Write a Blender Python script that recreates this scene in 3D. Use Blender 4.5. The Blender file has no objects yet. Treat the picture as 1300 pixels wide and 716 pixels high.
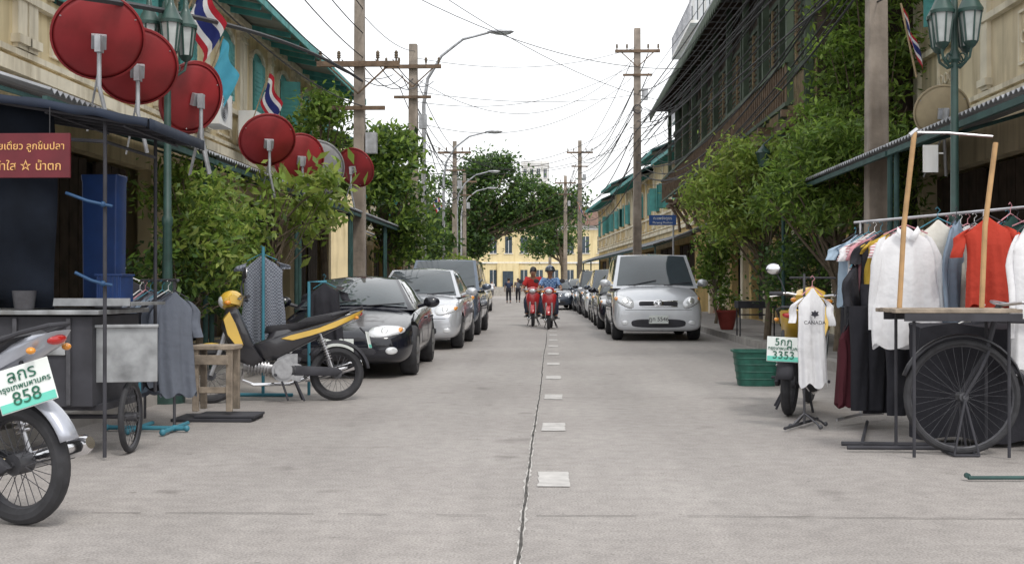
import bpy, math, random
import numpy as np
from mathutils import Vector, Matrix, Euler
from mathutils.bvhtree import BVHTree
random.seed(7); rng=np.random.default_rng(7)
scene=bpy.context.scene
COL=scene.collection
R=math.radians
# ------------------------------------------------------------------ materials
def mat(name,col,rough=.6,metal=0,var=.15,scale=6,bump=0,bscale=40,coat=0,spec=.5,trans=0,island=0,dirt=0):
    m=bpy.data.materials.new(name); m.use_nodes=True
    nt=m.node_tree; b=nt.nodes['Principled BSDF']
    b.inputs['Roughness'].default_value=rough; b.inputs['Metallic'].default_value=metal
    b.inputs['Specular IOR Level'].default_value=spec
    b.inputs['Coat Weight'].default_value=coat; b.inputs['Coat Roughness'].default_value=.05
    tc=nt.nodes.new('ShaderNodeTexCoord')
    n=nt.nodes.new('ShaderNodeTexNoise'); n.inputs['Scale'].default_value=scale; n.inputs['Detail'].default_value=6
    nt.links.new(tc.outputs['Object'],n.inputs['Vector'])
    rp=nt.nodes.new('ShaderNodeValToRGB')
    rp.color_ramp.elements[0].position=.3; rp.color_ramp.elements[1].position=.7
    c=Vector(col[:3])
    rp.color_ramp.elements[0].color=(*[max(0,x*(1-var)) for x in c],1)
    rp.color_ramp.elements[1].color=(*[min(1,x*(1+var)) for x in c],1)
    nt.links.new(n.outputs['Fac'],rp.inputs['Fac'])
    out=rp.outputs['Color']
    if island:
        g=nt.nodes.new('ShaderNodeNewGeometry')
        mr=nt.nodes.new('ShaderNodeMapRange'); mr.inputs['To Min'].default_value=1-island; mr.inputs['To Max'].default_value=1+island
        nt.links.new(g.outputs['Random Per Island'],mr.inputs['Value'])
        mx=nt.nodes.new('ShaderNodeVectorMath'); mx.operation='SCALE'
        nt.links.new(out,mx.inputs[0]); nt.links.new(mr.outputs['Result'],mx.inputs['Scale']); out=mx.outputs[0]
    if dirt:
        mp=nt.nodes.new('ShaderNodeMapping'); mp.inputs['Scale'].default_value=(3,3,.35); nt.links.new(tc.outputs['Object'],mp.inputs['Vector'])
        n3=nt.nodes.new('ShaderNodeTexNoise'); n3.inputs['Scale'].default_value=1.3; n3.inputs['Detail'].default_value=8; nt.links.new(mp.outputs['Vector'],n3.inputs['Vector'])
        r3=nt.nodes.new('ShaderNodeValToRGB'); r3.color_ramp.elements[0].position=.36; r3.color_ramp.elements[1].position=.52
        k=1-dirt; r3.color_ramp.elements[0].color=(k,k*.97,k*.92,1); r3.color_ramp.elements[1].color=(1,1,1,1); nt.links.new(n3.outputs['Fac'],r3.inputs['Fac'])
        mm=nt.nodes.new('ShaderNodeMixRGB'); mm.blend_type='MULTIPLY'; mm.inputs['Fac'].default_value=1; nt.links.new(out,mm.inputs[1]); nt.links.new(r3.outputs['Color'],mm.inputs[2]); out=mm.outputs[0]
    nt.links.new(out,b.inputs['Base Color'])
    if bump:
        n2=nt.nodes.new('ShaderNodeTexNoise'); n2.inputs['Scale'].default_value=bscale; n2.inputs['Detail'].default_value=4
        nt.links.new(tc.outputs['Object'],n2.inputs['Vector'])
        bp=nt.nodes.new('ShaderNodeBump'); bp.inputs['Strength'].default_value=bump; bp.inputs['Distance'].default_value=.02
        nt.links.new(n2.outputs['Fac'],bp.inputs['Height']); nt.links.new(bp.outputs['Normal'],b.inputs['Normal'])
    if trans:
        tr=nt.nodes.new('ShaderNodeBsdfTranslucent'); nt.links.new(out,tr.inputs['Color'])
        ms=nt.nodes.new('ShaderNodeMixShader'); ms.inputs['Fac'].default_value=trans
        nt.links.new(b.outputs[0],ms.inputs[1]); nt.links.new(tr.outputs[0],ms.inputs[2])
        nt.links.new(ms.outputs[0],nt.nodes['Material Output'].inputs['Surface'])
    return m
M={}
def mk(k,*a,**kw): M[k]=mat(k,*a,**kw)
mk('red_dish',(.28,.022,.026),.5,var=.22,scale=3,dirt=.2)
mk('grey_dish',(.35,.35,.36),.5)
mk('tan_dish',(.36,.29,.18),.6)
mk('steel',(.5,.5,.52),.35,.9,var=.25,scale=8)
mk('galv',(.42,.43,.45),.5,.5,var=.35,scale=5,dirt=.3)
mk('worn_metal',(.33,.34,.35),.55,.5,var=.4,scale=7,dirt=.45)
mk('chrome',(.75,.75,.77),.15,1,var=.05)
mk('alu',(.36,.36,.37),.42,.8,var=.2,scale=20)
mk('spoke',(.10,.10,.11),.5,.6,var=.2,scale=20)
mk('black',(.032,.032,.038),.4,var=.2)
mk('blackmatte',(.038,.038,.046),.75,var=.3)
mk('rubber',(.032,.032,.036),.75,var=.3,scale=15)
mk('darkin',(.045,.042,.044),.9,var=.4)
mk('glass',(.055,.07,.08),.04,var=.15,coat=.8,scale=2)
mk('winglass',(.06,.08,.10),.08,var=.2)
mk('lamp',(.78,.80,.83),.08,.15,var=.06,coat=1)
mk('lampin',(.95,.95,.95),.1,.7,var=.03)
mk('lampring',(.10,.10,.11),.3,.3,coat=1)
mk('paint_black',(.012,.013,.021),.16,.0,var=.1,coat=.5)
mk('paint_silver',(.64,.66,.70),.3,.35,var=.04,coat=1)
mk('paint_silver2',(.60,.62,.66),.3,.4,var=.04,coat=1)
mk('paint_blue',(.05,.065,.095),.22,.4,var=.05,coat=1)
mk('paint_suv',(.11,.14,.19),.25,.4,var=.05,coat=1)
mk('paint_white',(.7,.7,.7),.3,var=.04,coat=1)
mk('paint_red',(.35,.02,.02),.3,var=.08,coat=1)
mk('fair_red',(.42,.02,.025),.3,var=.08,coat=1)
mk('fair_yellow',(.66,.42,.05),.34,var=.1,coat=.7)
mk('fair_black',(.03,.03,.036),.3,var=.1,coat=.8)
mk('fair_silver',(.42,.44,.50),.3,.4,var=.08,coat=.8)
mk('seat',(.032,.032,.038),.55,var=.2,bump=.2)
mk('amber',(.75,.28,.02),.2,coat=1)
mk('tail',(.45,.01,.01),.2,coat=1)
mk('platewhite',(.78,.82,.80),.45,var=.06)
mk('plategreen',(.15,.60,.48),.45,var=.06)
mk('ink',(.02,.02,.03),.6,var=.05)
mk('inkgreen',(.02,.13,.08),.6,var=.05)
mk('inkwhite',(.85,.85,.8),.6,var=.03)
mk('inkyellow',(.80,.45,.16),.6,var=.03)
mk('signred',(.13,.012,.02),.6,var=.2)
mk('signblue',(.02,.08,.28),.5,var=.1)
mk('navy',(.012,.020,.040),.75,var=.35,scale=4,bump=.3,bscale=6)
mk('tarp',(.008,.011,.018),.9,var=.5,scale=3,bump=.5,bscale=5,spec=.2)
mk('plasblue',(.007,.035,.14),.5,var=.2,scale=8)
mk('pipenavy',(.015,.065,.16),.5,var=.15)
mk('pipeblue',(.045,.20,.27),.5,var=.15)
mk('teal',(.08,.33,.32),.6,var=.18,scale=4,dirt=.3)
mk('tealdark',(.03,.075,.07),.7,var=.3)
mk('lampgreen',(.026,.065,.055),.5,var=.25,scale=10,coat=.2)
mk('lampglass',(.42,.45,.44),.2,var=.25,coat=.5)
mk('cream',(.72,.60,.37),.85,var=.10,scale=1.3,bump=.15,dirt=.28)
mk('cream2',(.68,.58,.40),.85,var=.12,scale=1.5,bump=.15,dirt=.28)
mk('creamtrim',(.78,.71,.56),.8,var=.1,scale=3,dirt=.3)
mk('yellow',(.64,.47,.21),.85,var=.12,scale=1,dirt=.25)
mk('paleyellow',(.74,.62,.36),.85,var=.08,scale=1,dirt=.12)
mk('white',(.76,.76,.75),.7,var=.08,scale=1,dirt=.15)
mk('concrete',(.36,.34,.31),.85,var=.2,scale=5,bump=.3,bscale=30)
mk('pole',(.30,.255,.215),.9,var=.25,scale=4,bump=.35,bscale=18,dirt=.3)
mk('kerb',(.34,.32,.30),.85,var=.25,scale=3,bump=.3)
mk('pave',(.28,.26,.245),.85,var=.25,scale=2,bump=.4,bscale=12)
mk('tin',(.30,.31,.33),.55,.3,var=.35,scale=2.5)
mk('rooftile',(.16,.095,.07),.85,var=.35,scale=5)
mk('roofteal',(.05,.12,.12),.7,var=.25,scale=3)
mk('soffit',(.24,.25,.22),.8,var=.2,scale=3)
mk('woodold',(.15,.10,.065),.8,var=.4,scale=6,bump=.3)
mk('woodpale',(.30,.225,.13),.8,var=.35,scale=5)
mk('wooddark',(.065,.045,.033),.8,var=.4,scale=5)
mk('woodgreen',(.06,.085,.055),.75,var=.35,scale=4)
mk('bamboo',(.46,.28,.13),.6,var=.25,scale=8)
mk('board',(.28,.23,.18),.75,var=.4,scale=9,bump=.3)
mk('cable',(.03,.03,.034),.7)
mk('bark',(.13,.10,.07),.9,var=.35,scale=8,bump=.6,bscale=20)
mk('leaf_a',(.11,.19,.034),.5,var=.3,scale=1.5,trans=.45,island=.5)
mk('leaf_l',(.21,.31,.055),.5,var=.3,scale=1.5,trans=.48,island=.4)
mk('leaf_d',(.055,.11,.032),.55,var=.35,scale=.8,trans=.4,island=.5)
mk('leaf_y',(.30,.37,.08),.5,var=.25,scale=2,trans=.48,island=.35)
mk('skin',(.30,.165,.105),.55,var=.1)
mk('hair',(.012,.01,.01),.6)
mk('flagred',(.45,.02,.035),.8,var=.1,trans=.3)
mk('flagwhite',(.75,.75,.75),.8,var=.05,trans=.3)
mk('flagblue',(.02,.03,.16),.8,var=.1,trans=.3)
mk('flagsky',(.10,.45,.62),.8,var=.1,trans=.3)
mk('jeans',(.03,.045,.09),.85,var=.2)
mk('terracotta',(.30,.05,.04),.6,var=.2)
mk('basket',(.018,.11,.08),.5,var=.25,scale=12)
mk('paintline',(.50,.485,.47),.85,var=.16,scale=11)
mk('tar',(.07,.065,.06),.9,var=.6,scale=8)
mk('tarlight',(.50,.48,.46),.9,var=.25,scale=8)
def cloth(k,col,var=.10): mk(k,col,.9,var=var,scale=5,bump=.7,bscale=11,trans=.18)
for k,c in dict(c_cream=(.80,.77,.70),c_white=(.84,.84,.86),c_black=(.030,.030,.038),c_orange=(.55,.055,.03),c_blueg=(.25,.32,.41),
  c_pink=(.66,.32,.36),c_yellow=(.62,.42,.06),c_grey=(.17,.19,.235),c_maroon=(.10,.02,.03),c_teal=(.02,.15,.18),c_dgreen=(.018,.06,.05),
  c_lblue=(.42,.54,.66),c_red=(.5,.03,.03)).items(): cloth(k,c)
def stripes(name,c1,c2,scale,check=True):
    m=bpy.data.materials.new(name); m.use_nodes=True; nt=m.node_tree; b=nt.nodes['Principled BSDF']; b.inputs['Roughness'].default_value=.9
    tc=nt.nodes.new('ShaderNodeTexCoord')
    if check:
        t=nt.nodes.new('ShaderNodeTexChecker'); t.inputs['Scale'].default_value=scale; t.inputs['Color1'].default_value=(*c1,1); t.inputs['Color2'].default_value=(*c2,1)
        nt.links.new(tc.outputs['Object'],t.inputs['Vector']); nt.links.new(t.outputs['Color'],b.inputs['Base Color'])
    else:
        w=nt.nodes.new('ShaderNodeTexWave'); w.bands_direction='Z'; w.inputs['Scale'].default_value=scale; w.inputs['Distortion'].default_value=1
        rp=nt.nodes.new('ShaderNodeValToRGB'); rp.color_ramp.elements[0].position=.45; rp.color_ramp.elements[1].position=.55
        rp.color_ramp.elements[0].color=(*c1,1); rp.color_ramp.elements[1].color=(*c2,1)
        nt.links.new(tc.outputs['Object'],w.inputs['Vector']); nt.links.new(w.outputs['Fac'],rp.inputs['Fac']); nt.links.new(rp.outputs['Color'],b.inputs['Base Color'])
    M[name]=m
stripes('c_check',(.09,.10,.13),(.24,.26,.30),60)
stripes('c_bluecheck',(.06,.14,.32),(.25,.38,.6),22)
stripes('c_stripe',(.75,.7,.7),(.5,.25,.28),14,check=False)
def roadmat():
    m=bpy.data.materials.new('road_concrete'); m.use_nodes=True; nt=m.node_tree; b=nt.nodes['Principled BSDF']; L=nt.links.new
    tc=nt.nodes.new('ShaderNodeTexCoord')
    def noise(s,d=6,vec=None):
        n=nt.nodes.new('ShaderNodeTexNoise'); n.inputs['Scale'].default_value=s; n.inputs['Detail'].default_value=d
        L(vec or tc.outputs['Object'],n.inputs['Vector']); return n.outputs['Fac']
    mp=nt.nodes.new('ShaderNodeMapping'); mp.inputs['Scale'].default_value=(1.6,.12,1); L(tc.outputs['Object'],mp.inputs['Vector'])
    def ramp(f,p0,c0,p1,c1):
        r=nt.nodes.new('ShaderNodeValToRGB'); r.color_ramp.elements[0].position=p0; r.color_ramp.elements[1].position=p1
        r.color_ramp.elements[0].color=(*c0,1); r.color_ramp.elements[1].color=(*c1,1); L(f,r.inputs['Fac']); return r.outputs['Color']
    def mul(a,c,f=1):
        x=nt.nodes.new('ShaderNodeMixRGB'); x.blend_type='MULTIPLY'; x.inputs['Fac'].default_value=f; L(a,x.inputs[1]); L(c,x.inputs[2]); return x.outputs[0]
    base=ramp(noise(.45,8),.3,(.335,.307,.290),.7,(.415,.386,.366))
    streak=ramp(noise(1,5,mp.outputs['Vector']),.3,(.84,.84,.84),.65,(1,1,1))
    speck=ramp(noise(90,2),.35,(.70,.70,.70),.62,(1.12,1.12,1.12))
    speck2=ramp(noise(9,8),.3,(.86,.86,.86),.65,(1.05,1.05,1.05))
    spot=ramp(noise(2.3,3),.24,(.66,.65,.64),.36,(1,1,1))
    spot2=ramp(noise(14,2),.22,(.60,.59,.58),.29,(1,1,1))
    c=mul(mul(mul(mul(mul(base,streak),speck),speck2),spot),spot2)
    L(c,b.inputs['Base Color']); b.inputs['Roughness'].default_value=.72
    bp=nt.nodes.new('ShaderNodeBump'); bp.inputs['Strength'].default_value=.6; bp.inputs['Distance'].default_value=.006
    L(noise(80,5),bp.inputs['Height']); L(bp.outputs['Normal'],b.inputs['Normal']); return m
M['road']=roadmat()
# ------------------------------------------------------------------ mesh builder
class MB:
    def __init__(s): s.V=[];s.F=[];s.I=[];s.m=0
    def add(s,vs,fs,X=None):
        o=len(s.V)
        if X is not None: vs=[X@Vector(v) for v in vs]
        s.V+= [tuple(v) for v in vs]
        for f in fs: s.F.append([i+o for i in f]); s.I.append(s.m)
    def box(s,c,d,rot=None,X=None):
        x,y,z=[k/2 for k in d]
        vs=[Vector((a*x,b*y,e*z)) for a in(-1,1) for b in(-1,1) for e in(-1,1)]
        if rot: 
            E=Euler(rot).to_matrix(); vs=[E@v for v in vs]
        vs=[v+Vector(c) for v in vs]
        s.add(vs,[(0,1,3,2),(4,6,7,5),(0,4,5,1),(2,3,7,6),(0,2,6,4),(1,5,7,3)],X)
    def rings(s,rs,caps=True,closed=True):
        n=len(rs[0]); vs=[p for r in rs for p in r]; fs=[]
        for i in range(len(rs)-1):
            for j in range(n if closed else n-1):
                k=(j+1)%n; fs.append((i*n+j,i*n+k,(i+1)*n+k,(i+1)*n+j))
        if caps: fs.append(tuple(range(n-1,-1,-1))); fs.append(tuple((len(rs)-1)*n+j for j in range(n)))
        s.add(vs,fs)
    def tube(s,pts,r,n=8,caps=True):
        pts=[Vector(p) for p in pts]
        if not hasattr(r,'__len__'): r=[r]*len(pts)
        rs=[];u=None
        for i,p in enumerate(pts):
            a=pts[max(0,i-1)];b=pts[min(len(pts)-1,i+1)]; t=(b-a).normalized()
            if u is None:
                u=t.orthogonal().normalized()
            u=(u-t*u.dot(t)); u=u.normalized() if u.length>1e-6 else t.orthogonal().normalized()
            w=t.cross(u)
            rs.append([p+(u*math.cos(2*math.pi*k/n)+w*math.sin(2*math.pi*k/n))*r[i] for k in range(n)])
        s.rings(rs,caps)
    def cyl(s,a,b,r0,r1=None,n=12): s.tube([a,b],[r0,r0 if r1 is None else r1],n)
    def rev(s,prof,c=(0,0,0),axis=(0,0,1),n=24,closed=False):
        a=Vector(axis).normalized(); q=a.to_track_quat('Z','Y').to_matrix()
        rs=[[Vector(c)+q@Vector((r*math.cos(2*math.pi*k/n),r*math.sin(2*math.pi*k/n),z)) for k in range(n)] for r,z in prof]
        if closed: rs.append(rs[0])
        s.rings(rs,caps=False)
    def torus(s,c,axis,Rr,r,n=32,m=8):
        s.rev([(Rr+r*math.cos(2*math.pi*k/m),r*math.sin(2*math.pi*k/m)) for k in range(m)],c,axis,n,closed=True)
    def ball(s,c,rad,n=14,m=8,rot=None):
        if not hasattr(rad,'__len__'): rad=(rad,)*3
        E=Euler(rot).to_matrix() if rot else Matrix.Identity(3)
        rs=[]
        for i in range(m+1):
            ph=math.pi*(.001+.998*i/m)
            rs.append([Vector(c)+E@Vector((rad[0]*math.sin(ph)*math.cos(2*math.pi*k/n),rad[1]*math.sin(ph)*math.sin(2*math.pi*k/n),rad[2]*math.cos(ph))) for k in range(n)])
        s.rings(rs)
    def pillow(s,poly,w,inset=.8,yc=0,taper=None):
        cx=sum(p[0] for p in poly)/len(poly); cz=sum(p[1] for p in poly)/len(poly)
        rs=[]
        for yy,sc in((-1,inset),(-.8,(1+inset)/2+.03),(-.45,1),(.45,1),(.8,(1+inset)/2+.03),(1,inset)):
            ring=[]
            for p in poly:
                k=taper(p) if taper else 1
                ring.append(Vector((cx+(p[0]-cx)*sc,yc+yy*w*k,cz+(p[1]-cz)*sc)))
            rs.append(ring)
        s.rings(rs)
    def prism(s,poly,axis,a,b):
        def P(p,t): return {'x':(t,p[0],p[1]),'y':(p[0],t,p[1]),'z':(p[0],p[1],t)}[axis]
        s.rings([[P(p,a) for p in poly],[P(p,b) for p in poly]])
    def quad(s,a,b,c,d): s.add([a,b,c,d],[(0,1,2,3)])
    def grid(s,fn,nu,nv):
        vs=[fn(i/nu,j/nv) for i in range(nu+1) for j in range(nv+1)]
        s.add(vs,[(i*(nv+1)+j,(i+1)*(nv+1)+j,(i+1)*(nv+1)+j+1,i*(nv+1)+j+1) for i in range(nu) for j in range(nv)])
    def mesh(s,name,mats,smooth=35):
        me=bpy.data.meshes.new(name); me.from_pydata(s.V,[],s.F)
        for k in mats: me.materials.append(M[k])
        me.polygons.foreach_set('material_index',s.I)
        if smooth:
            me.polygons.foreach_set('use_smooth',[True]*len(s.F))
            me.update(); me.set_sharp_from_angle(angle=R(smooth))
        me.update(); return me
    def obj(s,name,mats,parent=None,loc=(0,0,0),rot=(0,0,0),smooth=35,bevel=0,solid=0):
        if isinstance(mats,str): mats=[mats]
        o=bpy.data.objects.new(name,s.mesh(name,mats,smooth)); COL.objects.link(o)
        o.location=loc; o.rotation_euler=rot
        if parent: o.parent=parent
        if solid:
            q=o.modifiers.new('s','SOLIDIFY'); q.thickness=solid
        if bevel:
            q=o.modifiers.new('b','BEVEL'); q.width=bevel; q.segments=2; q.limit_method='ANGLE'; q.angle_limit=R(40)
        return o
def tag(o,label,cat,group=None):
    o['label']=label;o['category']=cat
    if group:o['group']=group
    return o
def thing(name,label,cat,loc=(0,0,0),rotz=0,group=None,scale=1):
    e=bpy.data.objects.new(name,None); COL.objects.link(e); e.empty_display_size=.2
    e.location=loc; e.rotation_euler=(0,0,rotz); e.scale=(scale,)*3
    return tag(e,label,cat,group)
def text(s,size,m,parent,loc,rot,name='lettering',align='CENTER',ext=.0015,sx=1):
    cu=bpy.data.curves.new('t','FONT'); cu.body=s; cu.size=size; cu.align_x=align; cu.align_y='CENTER'; cu.extrude=ext
    o=bpy.data.objects.new('t',cu); COL.objects.link(o)
    bpy.context.view_layer.update()
    me=bpy.data.meshes.new_from_object(o.evaluated_get(bpy.context.evaluated_depsgraph_get()))
    bpy.data.objects.remove(o)
    me.materials.clear(); me.materials.append(M[m])
    q=bpy.data.objects.new(name,me); COL.objects.link(q); q.location=loc;q.rotation_euler=rot;q.scale=(sx,1,1)
    if parent:q.parent=parent
    return q
# ------------------------------------------------------------------ setting
def bendx(y): return 0 if y<50 else -(y-50)*.058
g=MB(); g.quad((-400,-60,-.008),(400,-60,-.008),(400,700,-.008),(-400,700,-.008))
o=g.obj('ground','pave',smooth=0); o['kind']='structure'
def strip(name,m,xa,xb,z,y0=-10,y1=170,th=0):
    b=MB(); ys=[y0]+[y for y in range(50,171,10) if y0<y<y1]+[y1]
    if th:
        rs=[[(xa+bendx(y),y,z-th),(xb+bendx(y),y,z-th),(xb+bendx(y),y,z),(xa+bendx(y),y,z)] for y in ys]; b.rings(rs)
    else:
        for i in range(len(ys)-1):
            p,q=ys[i],ys[i+1]; b.quad((xa+bendx(p),p,z),(xb+bendx(p),p,z),(xb+bendx(q),q,z),(xa+bendx(q),q,z))
    o=b.obj(name,m,smooth=0); o['kind']='structure'; return o
strip('road','road',-3.7,3.62,0)
strip('pavement','pave',3.78,9,.128,th=.14)
strip('pavement','pave',-9,-3.86,.128,th=.14)
for nm,a,b_ in(('kerb',3.62,3.78),('kerb',-3.86,-3.7)): strip(nm,'kerb',a,b_,.135,th=.15)
b=MB()
ph=rng.uniform(-1,1,2000); ph=np.convolve(ph,np.ones(4)/4,'same')
ys=np.arange(2,150,.07)
jl=[];jr=[]
for i,y in enumerate(ys):
    q=ph[i%2000]; w=.0045+.004*abs(ph[(i*3+7)%2000])*2
    c=-.14+bendx(y)+.007*q+.006*math.sin(y*.6)
    jl.append((c-w,y,.006)); jr.append((c+w,y,.006))
for i in range(len(ys)-1): b.quad(jl[i],jr[i],jr[i+1],jl[i+1])
def tj(y,x0=-3.68,x1=3.6,w=.0035):
    xs=np.arange(x0,x1,.12)
    for i in range(len(xs)-1):
        if (xs[i]<-.17<xs[i+1]) or (xs[i]<-.11<xs[i+1]): continue
        a=y+.008*math.sin(xs[i]*3+y)+.004*math.sin(xs[i]*17);c=y+.008*math.sin(xs[i+1]*3+y)+.004*math.sin(xs[i+1]*17)
        if random.random()<.2: continue
        b.quad((xs[i],a-w,.006),(xs[i+1],c-w,.006),(xs[i+1],c+w,.006),(xs[i],a+w,.006))
for y in (5.68,11.7,17.7,23.7,29.7,35.7,41.7): tj(y)
o=b.obj('road_joint','tar',smooth=0); o['kind']='structure'
b=MB()
for i in range(len(ys)-1):
    for sgn,L_ in((-1,jl),(1,jr)):
        e=.007*max(0,.6+ph[(i*5+sgn*40)%2000]*3)
        e2=.007*max(0,.6+ph[((i+1)*5+sgn*40)%2000]*3)
        x0=L_[i][0];x1=L_[i+1][0]
        b.quad((x0,ys[i],.0035),(x0+sgn*(e+.001),ys[i],.0035),(x1+sgn*(e2+.001),ys[i+1],.0035),(x1,ys[i+1],.0035))
o=b.obj('road_joint_edge','tarlight',smooth=0); o['kind']='structure'
b=MB(); y=6.5
while y<90:
    x=.0+bendx(y)
    n=9; L0=[(x-.085+random.uniform(-.006,.006),y+.52*k/n,.005) for k in range(n+1)]; L1=[(x+.095+random.uniform(-.006,.006),y+.52*k/n,.005) for k in range(n+1)]
    for k in range(n): b.quad(L0[k],L1[k],L1[k+1],L0[k+1])
    y+=2.52
o=b.obj('lane_marking','paintline',smooth=0); o['kind']='structure'
# ------------------------------------------------------------------ foliage
def leaves(clumps,n_sub,per,size,mats,sprd=.3,elong=1.6,droop=0):
    C=[]
    for (cx,cy,cz,rx,ry,rz) in clumps:
        d=rng.normal(size=(n_sub,3)); d/=np.linalg.norm(d,axis=1)[:,None]
        r=rng.uniform(.35,1.05,size=(n_sub,1))**.6
        sub=np.array([cx,cy,cz])+d*r*np.array([rx,ry,rz])
        k=rng.uniform(.5,1.3,size=(n_sub,1))
        for s_,kk in zip(sub,k):
            q=rng.normal(size=(per,3))*sprd*kk*np.array([1,1,.7]); C.append(s_+q)
    C=np.concatenate(C); n=len(C)
    nrm=rng.normal(size=(n,3))+np.array([0,0,.7]); nrm/=np.linalg.norm(nrm,axis=1)[:,None]
    t=rng.normal(size=(n,3)); t[:,2]-=droop; t-=nrm*(t*nrm).sum(1)[:,None]; t/=np.linalg.norm(t,axis=1)[:,None]
    u=np.cross(nrm,t); s=(size*rng.uniform(.6,1.3,size=(n,1)))
    a=C-t*s*elong*.5; c=C+t*s*elong*.5; b_=C+u*s*.38+nrm*s*.12; d=C-u*s*.38+nrm*s*.12
    V=np.stack([a,b_,c,d],1).reshape(-1,3)
    me=bpy.data.meshes.new('crown'); me.vertices.add(4*n); me.vertices.foreach_set('co',V.ravel())
    me.loops.add(4*n); me.loops.foreach_set('vertex_index',np.arange(4*n,dtype=np.int32))
    me.polygons.add(n); me.polygons.foreach_set('loop_start',np.arange(0,4*n,4,dtype=np.int32)); me.polygons.foreach_set('loop_total',np.full(n,4,dtype=np.int32))
    for m in mats: me.materials.append(M[m])
    me.polygons.foreach_set('material_index',rng.integers(0,len(mats),n).astype(np.int32))
    me.update(); me.validate(); return me
def tree(name,label,cat,loc,th,clumps,n_sub,per,size,mats,trunk_r=.1,sprd=.3,group=None,droop=0,elong=1.6):
    T=thing(name,label,cat,loc,0,group)
    b=MB()
    p=[(0,0,0),(.05,.03,th*.35),(-.04,.05,th*.7),(0,0,th)]
    b.tube(p,[trunk_r*1.25,trunk_r,trunk_r*.85,trunk_r*.7],9)
    for (cx,cy,cz,rx,ry,rz) in clumps:
        for k in range(5):
            a=random.uniform(0,6.28); e=(cx+rx*.75*math.cos(a),cy+ry*.75*math.sin(a),cz+rz*random.uniform(-.5,.7))
            z0=th*random.uniform(.55,1); mid=((e[0])*.45,(e[1])*.45,z0+(e[2]-z0)*.35+.1)
            b.tube([(0,0,z0),mid,e],[trunk_r*.45,trunk_r*.3,trunk_r*.1],6)
    b.obj('trunk','bark',T)
    o=bpy.data.objects.new('crown',leaves(clumps,n_sub,per,size,mats,sprd,elong,droop)); COL.objects.link(o); o.parent=T
    return T
# ------------------------------------------------------------------ houses
def facade(mb,W,H,ops,t=.22,z0=0):
    ysb=sorted({0,W,*[o[0] for o in ops],*[o[1] for o in ops]}); zsb=sorted({z0,H,*[o[2] for o in ops],*[o[3] for o in ops]})
    for i in range(len(ysb)-1):
        for j in range(len(zsb)-1):
            a,b_,c,d=ysb[i],ysb[i+1],zsb[j],zsb[j+1]; my=(a+b_)/2; mz=(c+d)/2
            if any(o[0]<my<o[1] and o[2]<mz<o[3] for o in ops): continue
            mb.quad((0,a,c),(0,b_,c),(0,b_,d),(0,a,d))
    for a,b_,c,d in ops:
        mb.quad((0,a,c),(-t,a,c),(-t,a,d),(0,a,d)); mb.quad((0,b_,c),(0,b_,d),(-t,b_,d),(-t,b_,c))
        mb.quad((0,a,d),(-t,a,d),(-t,b_,d),(0,b_,d)); mb.quad((0,a,c),(0,b_,c),(-t,b_,c),(-t,a,c))
def corrug(mb,x0,z0,x1,z1,y0,y1,amp=.02,pitch=.11):
    n=int((y1-y0)/(pitch/4)); n=min(n,400)
    mb.grid(lambda u,v:(x0+(x1-x0)*v,y0+(y1-y0)*u,z0+(z1-z0)*v+amp*math.sin(2*math.pi*(y1-y0)*u/pitch)),n,2)
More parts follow.
